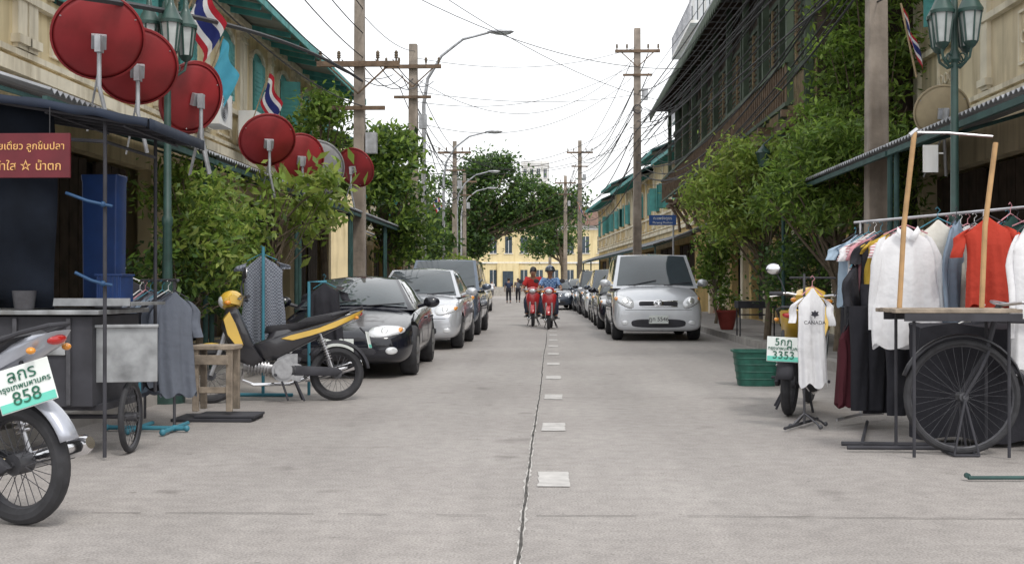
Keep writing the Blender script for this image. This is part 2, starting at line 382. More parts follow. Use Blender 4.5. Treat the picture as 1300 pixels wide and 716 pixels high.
def shophouse(loc,rotz,W,H=6.45,wall='cream',label='',grp=None,aw=2.3,awz=(3.35,2.6),shut='teal',detail=True,roof='roofteal',D=7,nwin=2,awm='tin',wz=(4.62,5.75),over=.95):
    T=thing('shophouse',label,'house',loc,rotz,grp)
    win=[]
    for k in range(nwin):
        c=W*(k+.5)/nwin; win.append((c-.45,c+.45,wz[0],wz[1]))
    door=(.35,W-.35,.13,2.9)
    b=MB(); facade(b,W,H,win+[door])
    b.quad((-D,0,0),(0,0,0),(0,0,H),(-D,0,H)); b.quad((0,W,0),(-D,W,0),(-D,W,H),(0,W,H)); b.quad((-D,W,0),(-D,0,0),(-D,0,H),(-D,W,H))
    b.m=1
    for z,d,h in((3.62,.10,.16),(3.80,.06,.07),(wz[0]-.16,.10,.09),(H-.16,.14,.12)):
        b.box((d/2,W/2,z),(d,W-.004,h))
    z1=H-.23
    for y in(.0,W/2,W):
        yy=min(max(y,.14),W-.14); b.box((.035,yy,(3.85+z1)/2),(.07,.24,z1-3.85)); b.box((.055,yy,z1-.09),(.11,.34,.12)); b.box((.055,yy,3.95),(.11,.32,.1)); b.box((.05,yy,z1-.26),(.09,.29,.05))
    for w in win:
        c=(w[0]+w[1])/2
        for sg in(-1,1): b.box((.03,c+sg*.50,(w[2]+w[3])/2),(.06,.08,w[3]-w[2]+.02))
        pts=[(c+.56*math.cos(a),w[3]+.015+.26*math.sin(a)) for a in np.linspace(0,math.pi,13)]
        pin=[(c+.46*math.cos(a),w[3]+.015+.18*math.sin(a)) for a in np.linspace(0,math.pi,13)]
        for i in range(12):
            q=[pts[i],pts[i+1],pin[i+1],pin[i]]; b.prism(q,'x',.001,.08)
        zc=(3.86+wz[0]-.2)/2; hh=(wz[0]-.2-3.86)*.72
        for sg in(-1,1):
            b.box((.02,c,zc+sg*hh/2),(.04,.96,.035)); b.box((.02,c+sg*.46,zc),(.039,.035,hh-.04))
        if detail:
            for k in range(4):
                b.torus((.02,c-.33+k*.22,zc),(1,0,0),.075,.014,n=16,m=5)
    b.obj('wall',[wall,'creamtrim'],T,smooth=30)
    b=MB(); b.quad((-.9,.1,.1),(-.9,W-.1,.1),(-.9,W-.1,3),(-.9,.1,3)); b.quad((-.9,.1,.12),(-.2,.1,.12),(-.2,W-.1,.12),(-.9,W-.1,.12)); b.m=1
    for k in range(int((W-.7)/.3)): 
        if k%5!=2: b.box((-.24,.5+k*.3,1.5),(.05,.27,2.7))
    b.obj('door',['darkin','wooddark'],T,smooth=0)
    for w in win:
        b=MB(); c=(w[0]+w[1])/2
        b.quad((-.2,w[0],w[2]),(-.2,w[1],w[2]),(-.2,w[1],w[3]),(-.2,w[0],w[3])); b.m=1
        b.box((-.15,c,(w[2]+w[3])/2),(.05,.05,w[3]-w[2]-.01)); b.box((-.15,c,w[2]+(w[3]-w[2])*.7),(.045,.88,.05))
        fan=[(c+.45*math.cos(a),w[3]+.015+.17*math.sin(a)) for a in np.linspace(0,math.pi,11)]; b.prism(fan,'x',.002,.03)
        o=b.obj('window',['winglass',shut],T,smooth=0)
        for sg in(-1,1):
            s=MB(); ang=random.choice([.12,.2,.5,1.2])
            yy=c+sg*.45; hx=math.sin(ang)*.44
            p=Vector((.075,yy,0)); q=Vector((.075+hx,yy+sg*(-math.cos(ang))*.44,0))
            d=(q-p); dn=d.normalized(); nn=Vector((-dn.y,dn.x,0))*.02
            vs=[p-nn,q-nn,q+nn,p+nn]
            s.rings([[v+Vector((0,0,w[2]+.03)) for v in vs],[v+Vector((0,0,w[3]-.03)) for v in vs]])
            nl=int((w[3]-w[2]-.25)/.095)
            for k in range(nl):
                z=w[2]+.12+k*.095
                vv=[p+dn*.06-nn*1.5,q-dn*.06-nn*1.5,q-dn*.06+nn*1.5,p+dn*.06+nn*1.5]
                s.rings([[v+Vector((0,0,z)) for v in vv],[v+Vector((0,0,z+.05)) for v in vv]])
            s.obj('shutter',shut,o,smooth=0)
    b=MB()
    b.rings([[(x,y,z) for x,z in((over,H-.18),(over,H-.08),(-D/2,H+1.9),(-D-.5,H-.1),(-D-.5,H-.2),(-D/2,H+1.8))] for y in(0,W)])
    b.m=1; b.box((over+.02,W/2,H-.2),(.04,W,.16)); b.m=2
    b.quad((over-.05,0,H-.2),(0,0,H-.02),(0,W,H-.02),(over-.05,W,H-.2))
    b.m=1
    for k in range(int(W/.8)): b.box((.45,.4+k*.8,H-.2),(.95,.06,.1),rot=(0,.2,0))
    b.obj('roof',[roof,'teal' if roof=='roofteal' else 'woodold','soffit'],T,smooth=0)
    b=MB(); corrug(b,.05,awz[0],aw,awz[1],.03,W-.03); b.m=1
    b.box((aw-.04,W/2,awz[1]-.07),(.04,W-.06,.06))
    for y in(.12,W-.12):
        b.cyl((aw-.1,y,.12),(aw-.1,y,awz[1]-.05),.03); b.cyl((0,y,awz[0]-.12),(aw-.1,y,awz[1]-.06),.02,n=6)
    b.obj('awning',[awm,'tealdark'],T,smooth=0,solid=.008)
    return T
GL='yellow shophouses in a row'
ycur=9.0
for i,Wd in enumerate((4.6,4.8,4.8,4.8,4.8)):
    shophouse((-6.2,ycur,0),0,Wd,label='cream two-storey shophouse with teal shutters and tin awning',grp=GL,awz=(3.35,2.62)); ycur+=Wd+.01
for i,(y0,Wd) in enumerate(((8.0,5.5),(13.52,6.5))):
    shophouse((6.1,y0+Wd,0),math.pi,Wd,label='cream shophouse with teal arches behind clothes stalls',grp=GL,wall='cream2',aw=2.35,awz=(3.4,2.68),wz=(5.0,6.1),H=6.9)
for i in range(7):
    d=i*5.6; y=46.5+d+5.5; x=5.6-.058*(d+5.5)
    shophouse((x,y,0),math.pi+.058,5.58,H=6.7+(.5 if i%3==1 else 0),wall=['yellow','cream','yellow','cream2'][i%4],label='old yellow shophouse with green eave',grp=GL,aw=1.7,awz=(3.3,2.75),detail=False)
for i in range(6):
    d=i*6; y=46+d; x=-7.6-.058*d
    shophouse((x,y,0),.058,5.98,H=6.5,wall=['cream','yellow'][i%2],label='cream shophouse partly hidden by street trees',grp=GL,aw=2,detail=False)
def wooden():
    T=thing('wooden_shophouse','old two-storey timber house with overhanging green gallery','house',(4.35,20.5,0),0)
    L=23.5
    b=MB()
    b.box((2.2,L/2,5.9),(4.0,L,3.6)); b.m=1
    b.box((2.0,L/2,4.05),(4.3,L+.1,.14))
    b.m=2
    n=int(L/.16)
    for k in range(n): b.box((.185,.08+k*.16,4.62),(.03,.12,.85))
    b.m=3; b.box((.16,L/2,5.1),(.1,L,.1)); b.box((.16,L/2,6.75),(.1,L,.1)); b.box((.17,L/2,4.18),(.08,L,.12))
    b.obj('wall',['wooddark','woodold','woodpale','woodgreen'],T,smooth=0)
    b=MB(); b.box((-.32,L/2,5.0),(.07,L,.08)); b.box((-.32,L/2,4.25),(.06,L,.07)); b.m=1
    for k in range(int(L/.22)): b.box((-.32,.1+k*.22,4.62),(.03,.05,.72))
    b.obj('railing',['woodgreen','woodold'],T,smooth=0)
    for k in range(10):
        y0=.25+k*2.33
        w=MB(); 
        for j in range(3):
            c=y0+.38+j*.72; w.m=0; w.box((.17,c,5.93),(.05,.62,1.5)); w.m=1 if (k*3+j)%4 else 3
            for q in range(12): w.box((.14,c,5.3+q*.12),(.03,.5,.05),rot=(0,.5,0))
            w.m=2; w.box((.12,c,5.93),(.05,.05,1.52)) if j==1 else None
        w.obj('window',['woodgreen','woodold','woodpale','wooddark'],T,smooth=0)
        p=MB(); p.box((-.25,y0-.12,5.9),(.12,.12,3.3)); p.box((.08,y0-.12,5.9),(.14,.14,3.5)); p.m=1
        p.tube([(.1,y0-.12,3.0),(.05,y0-.12,3.5),(-.25,y0-.12,3.98)],.05,6); p.tube([(0.9,y0-.12,2.2),(.5,y0-.12,3.1),(-.1,y0-.12,3.95)],.06,6)
        p.box((-.1,y0-.12,4.1),(.6,.1,.12))
        p.obj('bracket',['woodgreen','woodold'],T,smooth=0)
    r=MB()
    r.rings([[(x,y,z) for x,z in((-.75,7.45),(-.75,7.58),(2.2,9.6),(5.5,7.8),(5.5,7.6),(2.2,9.45))] for y in(-.4,L+.3)])
    r.m=1
    for k in range(int(L/.3)):
        yy=.1+k*.3; r.prism([(yy-.13,7.48),(yy+.13,7.48),(yy+.13,7.32),(yy,7.16),(yy-.13,7.32)],'x',-.78,-.755)
    r.m=2
    for k in range(int(L/.7)): r.box((-.2,.3+k*.7,7.52),(1.05,.07,.1))
    r.obj('roof',['tin','woodgreen','wooddark'],T,smooth=0)
    gr=MB()
    ops=[(k*3.9+.5,k*3.9+3.3,.13,3.0) for k in range(6)]
    F=MB(); facade(F,L,3.98,ops); X=Matrix.Translation((1.6,L,0))@Matrix.Rotation(math.pi,4,'Z')
    gr.add(F.V,F.F,X); gr.m=1
    for k in range(7):
        yy=min(k*3.9+.2,L-.2); gr.box((1.5,yy,2.0),(.2,.4,3.9))
    gr.m=2; gr.quad((2.3,0,.1),(2.3,L,.1),(2.3,L,4),(2.3,0,4)); gr.quad((1.6,0,.1),(5,0,.1),(5,0,4),(1.6,0,4)); gr.quad((1.6,L,.1),(5,L,.1),(5,L,4),(1.6,L,4))
    gr.obj('shopfront',['yellow','creamtrim','darkin'],T,smooth=0)
    aw=MB(); corrug(aw,1.6,3.3,-.2,2.8,12,L,amp=.02); aw.obj('awning','tin',T,smooth=0,solid=.008)
    d=MB(); d.box((1.56,22.3,1.3),(.06,1.4,2.3)); d.m=1
    for k in range(3): d.box((1.52,21.8+k*.48,1.7),(.04,.4,1.1))
    d.obj('door',['paint_red','winglass'],T,smooth=0)
wooden()
def block(name,label,cat,loc,W,D,H,floors,cols,wall,trim='white',winm='winglass',rotz=0):
    T=thing(name,label,cat,loc,rotz); b=MB(); b.box((0,0,H/2),(W,D,H)); b.m=1
    for f in range(1,floors+1): b.box((0,0,H*f/floors-.06),(W+.3,D+.3,.18))
    b.box((0,0,H+.35),(W+.25,D+.25,.5))
    b.obj('wall',[wall,trim],T,smooth=0)
    for f in range(floors):
        for axis in(0,1):
            n=cols[axis]
            for c in range(n):
                for sg in((-1,) if axis==0 else(-1,1)):
                    w=MB(); z=H*(f+.52)/floors; hh=H/floors*.5
                    if axis==0:
                        x=-W/2+W*(c+.5)/n; w.box((x,sg*(D/2+.01),z),(W/n*.45,.06,hh)); w.m=1; w.box((x,sg*(D/2+.06),z-hh/2-.05),(W/n*.6,.16,.08)); w.box((x,sg*(D/2+.045),z),(.06,.04,hh))
                    else:
                        y=-D/2+D*(c+.5)/n; w.box((sg*(W/2+.01),y,z),(.06,D/n*.45,hh)); w.m=1; w.box((sg*(W/2+.06),y,z-hh/2-.05),(.16,D/n*.6,.08))
                    w.obj('window',[winm,trim],T,smooth=0)
    return T
T=block('apartment_block','white apartment block with blue trim behind timber house','building',(9.3,51,0),6.0,8,14.6,4,(3,4),'white')
b=MB(); b.m=0
for z in(8.6,11.6): b.box((-3.4,-.2,z),(.9,7.6,.12)); 
b.m=1
for z in(8.66,11.66):
    for k in range(30): b.cyl((-3.82,-4+k*.26,z),(-3.82,-4+k*.26,z+.8),.015,n=5)
    b.box((-3.82,-.2,z+.82),(.05,7.6,.05))
b.m=2; b.box((-3.0,-4.4,10.2),(1.4,.9,.12),rot=(.3,0,0)); b.m=0
b.obj('balcony',['white','steel','flagsky'],T,smooth=0)
T=block('civic_building','long pale yellow two-storey building closing the street','building',(-4.5,150,0),34,10,8.2,2,(18,4),'paleyellow')
b=MB(); b.rings([[(x,y,z) for y,z in((-5.6,8.6),(0,11.2),(5.6,8.6))] for x in(-17.4,17.4)]); b.obj('roof','rooftile',T,smooth=0)
b=MB(); b.box((-1,-5.3,2.0),(2.6,.5,4.0)); b.m=1; b.box((-1,-5.57,1.5),(1.3,.06,3.0)); b.obj('porch',['paleyellow','winglass'],T,smooth=0)
b=MB()
for k in range(6): b.box((-1.5-0,-8.2+k*.45,.09+.18*k),(9,.45,.18))
b.obj('steps','concrete',T,smooth=0)
block('office_tower','pale tall building far behind the trees','building',(-3.2,215,0),4.8,6,23,7,(4,3),'white')
# ------------------------------------------------------------------ poles, wires
GP='concrete utility poles along the street'
def upole(x,y,H,r=.13,arm=True,armz=None,label='square concrete utility pole with crossarm and cables'):
    T=thing('utility_pole',label,'utility pole',(x,y,0),0,GP)
    b=MB(); q=lambda s,z:[(-s,-s,z),(s,-s,z),(s,s,z),(-s,s,z)]
    b.rings([q(r,0),q(r*.85,H/2),q(r*.7,H)]); b.obj('post','pole',T,smooth=0,bevel=.015)
    if arm:
        az=armz or H-.6
        b=MB(); b.box((0,-r-.04,az),(1.7,.09,.11)); b.box((0,-r-.04,az-.9),(1.1,.07,.08)); b.cyl((-.6,-r-.04,az-.05),(0,-r-.04,az-.6),.02,n=5); b.cyl((.6,-r-.04,az-.05),(0,-r-.04,az-.6),.02,n=5)
        b.obj('crossarm','woodold',T,smooth=0)
        for k in(-.78,-.4,.4,.78):
            c=MB(); c.rev([(.0,.05),(.02,.05),(.02,.12),(.045,.12),(.03,.16),(.045,.17),(.03,.21),(.045,.22),(.02,.27),(0,.27)],(k,-r-.04,az),n=10)
            c.obj('insulator','bark',T)
        c=MB(); c.box((r+.12,-.02,az-1.6),(.22,.2,.42)); c.obj('cable_box','galv',T)
        c=MB(); c.torus((0,-r-.08,az-2.2),(0,1,0),.16,.02,n=18,m=5); c.obj('cable_coil','cable',T)
    return T
upole(-3.98,24.2,8.6,armz=5.65,label='tall concrete pole with wooden crossarm beside parked cars')
upole(-4.15,35,8.3,.17,armz=7.6)
upole(-5.0,60,8.5,.14); upole(-6.0,80,8.8,.14)
upole(4.12,15.2,8.5,.14,armz=7.4,label='square concrete pole beside the leafy house')
upole(3.2,45,10.9,.17,armz=10)
upole(1.75,77,10.6,.17,armz=9.8)
upole(1.0,95,10,.17); upole(-.3,118,10,.17)
GW='black cables strung between poles'
def wire(p,q,sag,r=.012,label='thin black overhead cable'):
    p=Vector(p);q=Vector(q); n=18
    b=MB(); b.tube([p.lerp(q,t/n)-Vector((0,0,sag*4*(t/n)*(1-t/n))) for t in range(n+1)],r,5)
    tag(b.obj('overhead_cable','cable'),label,'cable',GW)
rr=random.uniform
for k in range(28):
    z=4.9+k*.11
    wire((4.0+rr(-.15,.12),15.1,z+rr(-.1,.1)),(3.2+rr(-.35,.3),44.9,5.0+(k*.13)+rr(-.2,.2)),rr(-.3,1.7),r=rr(.007,.018),label='drooping black cable in a tangled bundle')
for k in range(8): wire((4.1,15.1,4.7+k*.4),(5.2,4,5.2+k*.5),.3,r=.012)
for k in range(13): wire((3.2+rr(-.5,.5),45,5.4+k*.38),(1.75+rr(-.4,.4),77,5.6+k*.36),rr(.3,1.6),r=rr(.014,.022))
for k in range(8): wire((1.75+rr(-.4,.4),77,6.4+k*.45),(-.3,118,6+k*.5),rr(.3,1.2),r=.02)
for k in range(5): wire((-3.98+(-.7+k*.35),24.1,5.75),(-4.15-.6+k*.3,35,7.4-k*.05),rr(.2,.5),r=.012)
for k in range(5): wire((-3.9,24.1,4.8+k*.5),(-4.5+k*.1,8,5.6+k*.7),rr(.3,.6),r=.011)
wire((-3.9,24.0,5.3),(-3.6,7.8,3.1),-.25,r=.028,label='thick black service cable curving to the pole')
for k in range(10): wire((-4.15+rr(-.5,.5),35,4.6+k*.35),(-5,60,5.4+k*.3),rr(.3,.9),r=.014)
for k in range(6): wire((-5,60,5.9+k*.35),(-6,80,6+k*.35),.5,r=.014)
for (a,b_,s) in(((-4.1,35,6.0),(3.2,45,9.2),1.1),((-4.1,35,6.6),(3.2,45,9.6),.7),((-4.1,35,7.3),(3.2,45,9.9),1.6),((-4.1,35,4.9),(3.2,45,7.3),.9),((-4.1,35,5.3),(3.2,45,7.9),1.2),((-4.1,35,7.9),(3.2,45,10.2),.5),
  ((-4.1,35,4.5),(3.2,45,6.6),.5),((-4.1,35,5.6),(3.2,45,7.0),1.3),((-4.1,35,6.9),(3.2,45,8.4),.3),
  ((-4,24.2,8.3),(4.3,42,7.6),.6),((-4,24.2,7.7),(4.3,33,7.2),.7),((-5,60,7.8),(1.75,77,9.6),.8),((-5,60,7.2),(1.75,77,8.8),.9),((-4,24.2,6.8),(-4.1,35,8.1),.2)):
    wire(a,b_,s,r=.009)
for k in range(8):
    p=Vector((3.7,24+k*2.2,6.6)); wire(p+Vector((.5,0,rr(-.3,.8))),(3.4,40+rr(-5,3),4.8+k*.25),rr(.3,1.6),r=.009)
GS='curved-arm street lights'
def slight(x,y,H,arm=2.5,s=1):
    T=thing('street_light','tall grey street light with curved arm over road','street lamp',(x,y,0),0,GS)
    b=MB(); b.tube([(0,0,0),(0,0,H*.4),(0,0,H-2.2*s),(.12*s,0,H-1.4*s),(.55*s,0,H-.7*s),(1.2*s,0,H-.2*s),(arm-.5,0,H)],[.09,.075,.06,.05,.045,.04,.035],8); b.obj('post','galv',T)
    b=MB(); b.ball((arm-.15,0,H+.02),(.42,.15,.07)); b.m=1; b.ball((arm-.1,0,H-.03),(.28,.11,.05)); b.obj('lamp_head',['galv','lampglass'],T)
slight(-3.95,36,8.85); slight(-5.1,55,8.3); slight(-6.1,75,8.4); slight(-7.0,90,8.6)
def lantern_post(loc,rotz,label):
    T=thing('lamp_post',label,'street lamp',loc,rotz,'ornate green lantern posts'); T.scale=(1,1,1.045)
    b=MB(); b.rev([(.0,0),(.17,0),(.17,.1),(.13,.14),(.12,.5),(.085,.58),(.055,.7),(.042,1.6),(.052,1.62),(.052,1.68),(.038,1.7),(.032,3.0),(.055,3.03),(.055,3.08),(.032,3.12),(.028,3.9),(.0,3.95)],n=16)
    b.obj('post','lampgreen',T)
    b=MB()
    for a in range(4):
        c,s_=math.cos(a*math.pi/2),math.sin(a*math.pi/2)
        b.tube([(0,0,2.98),(.08*c,.08*s_,2.97),(.16*c,.16*s_,3.03),(.18*c,.18*s_,3.12)],.013,6)
        b.torus((.08*c,.08*s_,3.04),(-s_,c,0),.035,.008,n=14,m=5)
    b.obj('bracket','lampgreen',T)
    for a in range(4):
        c,s_=.17*math.cos(a*math.pi/2),.17*math.sin(a*math.pi/2)
        l=MB(); l.rev([(.0,3.1),(.04,3.12),(.065,3.16)],(c,s_,0),n=8); l.m=1; l.rev([(.056,3.165),(.092,3.42)],(c,s_,0),n=6); l.m=0
        for k in range(6):
            t=k*math.pi/3; l.cyl((c+.06*math.cos(t),s_+.06*math.sin(t),3.16),(c+.096*math.cos(t),s_+.096*math.sin(t),3.42),.009,n=5)
        l.rev([(.108,3.41),(.112,3.44),(.07,3.51),(.046,3.56),(.028,3.60),(.018,3.67),(0,3.69)],(c,s_,0),n=12)
        l.obj('lantern',['lampgreen','lampglass'],T)
    return T
lantern_post((-3.66,11.1,0),.5,'green ornate lamp post with four lanterns behind food cart')
lantern_post((3.66,10.9,0),.6,'green ornate lamp post with four lanterns behind clothes rack')
T=thing('hanging_lantern','green lantern bracketed off the timber house','lamp',(3.75,21.2,3.45))
b=MB(); b.rev([(0,-.25),(.08,-.22),(.13,0),(.15,.03),(.06,.12),(0,.2)],n=8); b.tube([(0,0,.18),(.2,0,.35),(.6,0,.3)],.015,6); b.obj('lamp','lampgreen',T)
# ------------------------------------------------------------------ dishes
GD='satellite dishes on the awnings'
def dish(loc,r,m='red_dish',n=(-.35,.78,.5),label='round red satellite dish on steel pole',post=.6):
    T=thing('satellite_dish',label,'satellite dish',loc,0,GD)
    nv=Vector(n).normalized(); q=nv.to_track_quat('Z','Y')
    b=MB(); pr=[(max(r*t,.002),.22*r*(t*t)-.22*r) for t in np.linspace(0,1,9)]; b.rev(pr,n=40); b.rev([(r,0),(r+.008,.004),(r+.008,-.008),(r-.004,-.012)],n=40,closed=True)
    o=b.obj('reflector',m,T,solid=.004); o.rotation_euler=q.to_euler()
    c=MB(); bk=q@Vector((0,0,-.22*r-.01))
    c.box(bk+q@Vector((0,0,-.03)),(.12,.12,.05),rot=q.to_euler()); 
    p1=bk+q@Vector((0,0,-.09)); c.cyl(bk,p1,.03,n=8); c.box(p1,(.05,.08,.14))
    c.tube([p1+Vector((0,0,.06)),p1+Vector((0,0,-.35)),p1+Vector((.05,.1,-post-.1))],.019,8)
    c.tube([p1+Vector((0,0,-.2)),p1+Vector((-.18,.2,-post-.1))],.010,6)
    c.obj('mount','galv',T)
    a=MB()
    for k in range(3):
        t=k*2.094+.5; a.cyl(q@Vector((r*.93*math.cos(t),r*.93*math.sin(t),-.02)),q@Vector((0,0,r*.75)),.006,n=5)
    a.cyl(q@Vector((0,0,r*.68)),q@Vector((0,0,r*.85)),.03,n=10)
    a.obj('feed_horn','galv',T)
dish((-3.86,9.9,3.22),.375,label='large red satellite dish seen from behind above food cart')
dish((-3.78,10.6,3.10),.36)
dish((-3.68,11.9,3.02),.375,n=(-.75,.5,.35),label='red satellite dish turned nearly side-on')
dish((-3.56,11.5,2.96),.34,n=(-.72,.55,.3))
dish((-3.80,15.6,3.05),.37)
dish((-3.72,17.2,2.98),.37,n=(-.45,.8,.35))
dish((-3.75,18.3,2.92),.5,m='grey_dish',label='grey mesh satellite dish behind red dishes')
dish((-3.72,22.2,3.35),.38,n=(.35,.8,.4),label='red satellite dish near utility pole')
dish((4.55,14.0,3.15),.31,m='tan_dish',n=(.1,.9,.35),label='tan round satellite dish behind green lamp post')
def flag(loc,d,kind='thai',s=.5,label='Thai tricolour flag on slanted pole'):
    T=thing('flag',label,'flag',loc); d=Vector(d).normalized()
    b=MB(); b.cyl((0,0,0),d*s*2.2,.012,n=6); b.obj('pole','woodpale',T)
    ends=[0,1/6,2/6,4/6,5/6,1]; names=[0,1,2,1,0]
    b=MB(); top=d*s*2.15
    def P(u,v):
        base=top-d*s*v*.95
        return base+Vector((.42*s*u+.05*s*math.sin(u*7+v*3),.12*s*math.sin(u*9+v*2),-1.05*s*u*(.75+.25*u)+.05*s*math.sin(u*8)))
    if kind=='thai':
        for k in range(5):
            b.m=names[k]; a0,a1=ends[k],ends[k+1]
            b.grid(lambda u,v:P(u,a0+(a1-a0)*v),14,2)
        b.obj('cloth',['flagred','flagwhite','flagblue'],T,smooth=80)
    else:
        b.grid(P,14,6); b.obj('cloth','flagsky',T,smooth=80)
flag((-4.35,13,3.5),(.45,-.2,.85),s=.55)
flag((-5.35,17.5,3.7),(.35,-.1,.85),kind='sky',s=.55,label='pale blue royal flag on slanted pole')
flag((-5.6,21.5,3.9),(.35,-.1,.9),s=.55)
flag((4.26,14.0,3.55),(-.22,-.1,.9),s=.40)
flag((1.9,60,4.3),(-.5,0,.8),s=.6)
flag((-5.6,52,4.3),(.5,0,.8),s=.45)
for (y,z) in((20.2,3.85),(22.6,3.85)):
    T=thing('air_conditioner','white outdoor air conditioning unit on wall','air conditioner',(-5.95,y,z),0,'wall air conditioners')
    b=MB(); b.box((.15,0,.3),(.32,.8,.58)); b.m=1; b.torus((.315,-.12,.3),(1,0,0),.2,.012,n=24,m=5)
    for k in range(5): b.torus((.315,-.12,.3),(1,0,0),.03+.035*k,.005,n=20,m=4)
    b.m=2; b.cyl((.3,-.12,.3),(.312,-.12,.3),.19,n=24); b.obj('housing',['white','galv','blackmatte'],T,smooth=30)
# ------------------------------------------------------------------ cars
def conform(mb,bvh,cx,cz,rx,rz,pw=2.5,dome=.02,off=.006,dirv='front',skew=0,n=28,rr_=5,taper=0):
    vs=[]
    last=None
    for i in range(rr_+1):
        q=i/rr_
        for k in range(n):
            t=2*math.pi*k/n; c,s_=math.cos(t),math.sin(t)
            a=abs(c)**(2/pw)*(1 if c>=0 else -1)*rx*q; e=abs(s_)**(2/pw)*(1 if s_>=0 else -1)*rz*q*(1+taper*a/rx)
            u=cx+a; w=cz+e+skew*a
            d=off+dome*(1-q**3)
            if dirv=='front': o=Vector((u,-6,w));D=Vector((0,1,0))
            elif dirv=='rear': o=Vector((u,6,w));D=Vector((0,-1,0))
            elif dirv=='right': o=Vector((3,u,w));D=Vector((-1,0,0))
            else: o=Vector((-3,u,w));D=Vector((1,0,0))
            h=bvh.ray_cast(o,D)
            if h[0] is None: p=last if last is not None else o+D*5.2
            else: p=h[0]+h[1]*d if q<1 else h[0]+h[1]*(off*.3-.004)
            last=p; vs.append(p)
    fs=[(i*n+k,i*n+(k+1)%n,(i+1)*n+(k+1)%n,(i+1)*n+k) for i in range(rr_) for k in range(n)]
    mb.add(vs,fs)
STY={
 'coupe':dict(L=4.4,W=1.76,H=1.25,wr=.31,ax=(.19,.79),st=[(0,.46,.60,.28),(.012,.55,.76,.21),(.05,.62,.91,.16),(.14,.71,.99,.16),(.28,.81,1,.17),(.42,.87,.99,.17),(.6,.90,.99,.17),(.8,.95,1,.17),(.93,.96,.96,.2),(.985,.90,.88,.28),(1,.78,.8,.36)],cab=(.29,.48,.66,.86,.86,.56),zb=.84),
 'sedan':dict(L=4.45,W=1.72,H=1.46,wr=.30,ax=(.185,.78),st=[(0,.55,.76,.30),(.012,.66,.86,.2),(.04,.76,.94,.18),(.12,.87,.99,.18),(.25,.95,1,.18),(.4,.97,1,.18),(.6,.99,1,.18),(.8,1.02,1,.18),(.93,1.02,.97,.2),(.985,.98,.9,.26),(1,.85,.82,.34)],cab=(.25,.42,.72,.87,.88,.66),zb=.95),
 'van':dict(L=4.15,W=1.68,H=1.68,wr=.30,ax=(.17,.80),st=[(0,.58,.86,.26),(.006,.72,.94,.19),(.03,.84,.98,.17),(.10,.95,1,.17),(.2,1.04,1,.18),(.4,1.03,1,.18),(.6,1.03,1,.18),(.8,1.04,1,.18),(.95,1.04,.97,.2),(.99,1.0,.92,.26),(1,.85,.86,.3)],cab=(.18,.36,.93,.985,.94,.80),zb=1.02),
 'suv':dict(L=4.6,W=1.8,H=1.78,wr=.35,ax=(.17,.79),st=[(0,.66,.82,.34),(.01,.84,.9,.28),(.03,.95,.96,.25),(.09,1.03,1,.25),(.22,1.08,1,.25),(.4,1.07,1,.25),(.6,1.07,1,.25),(.8,1.08,1,.25),(.95,1.08,.97,.27),(.99,1.0,.93,.3),(1,.85,.88,.34)],cab=(.23,.38,.92,.98,.92,.79),zb=1.04)}
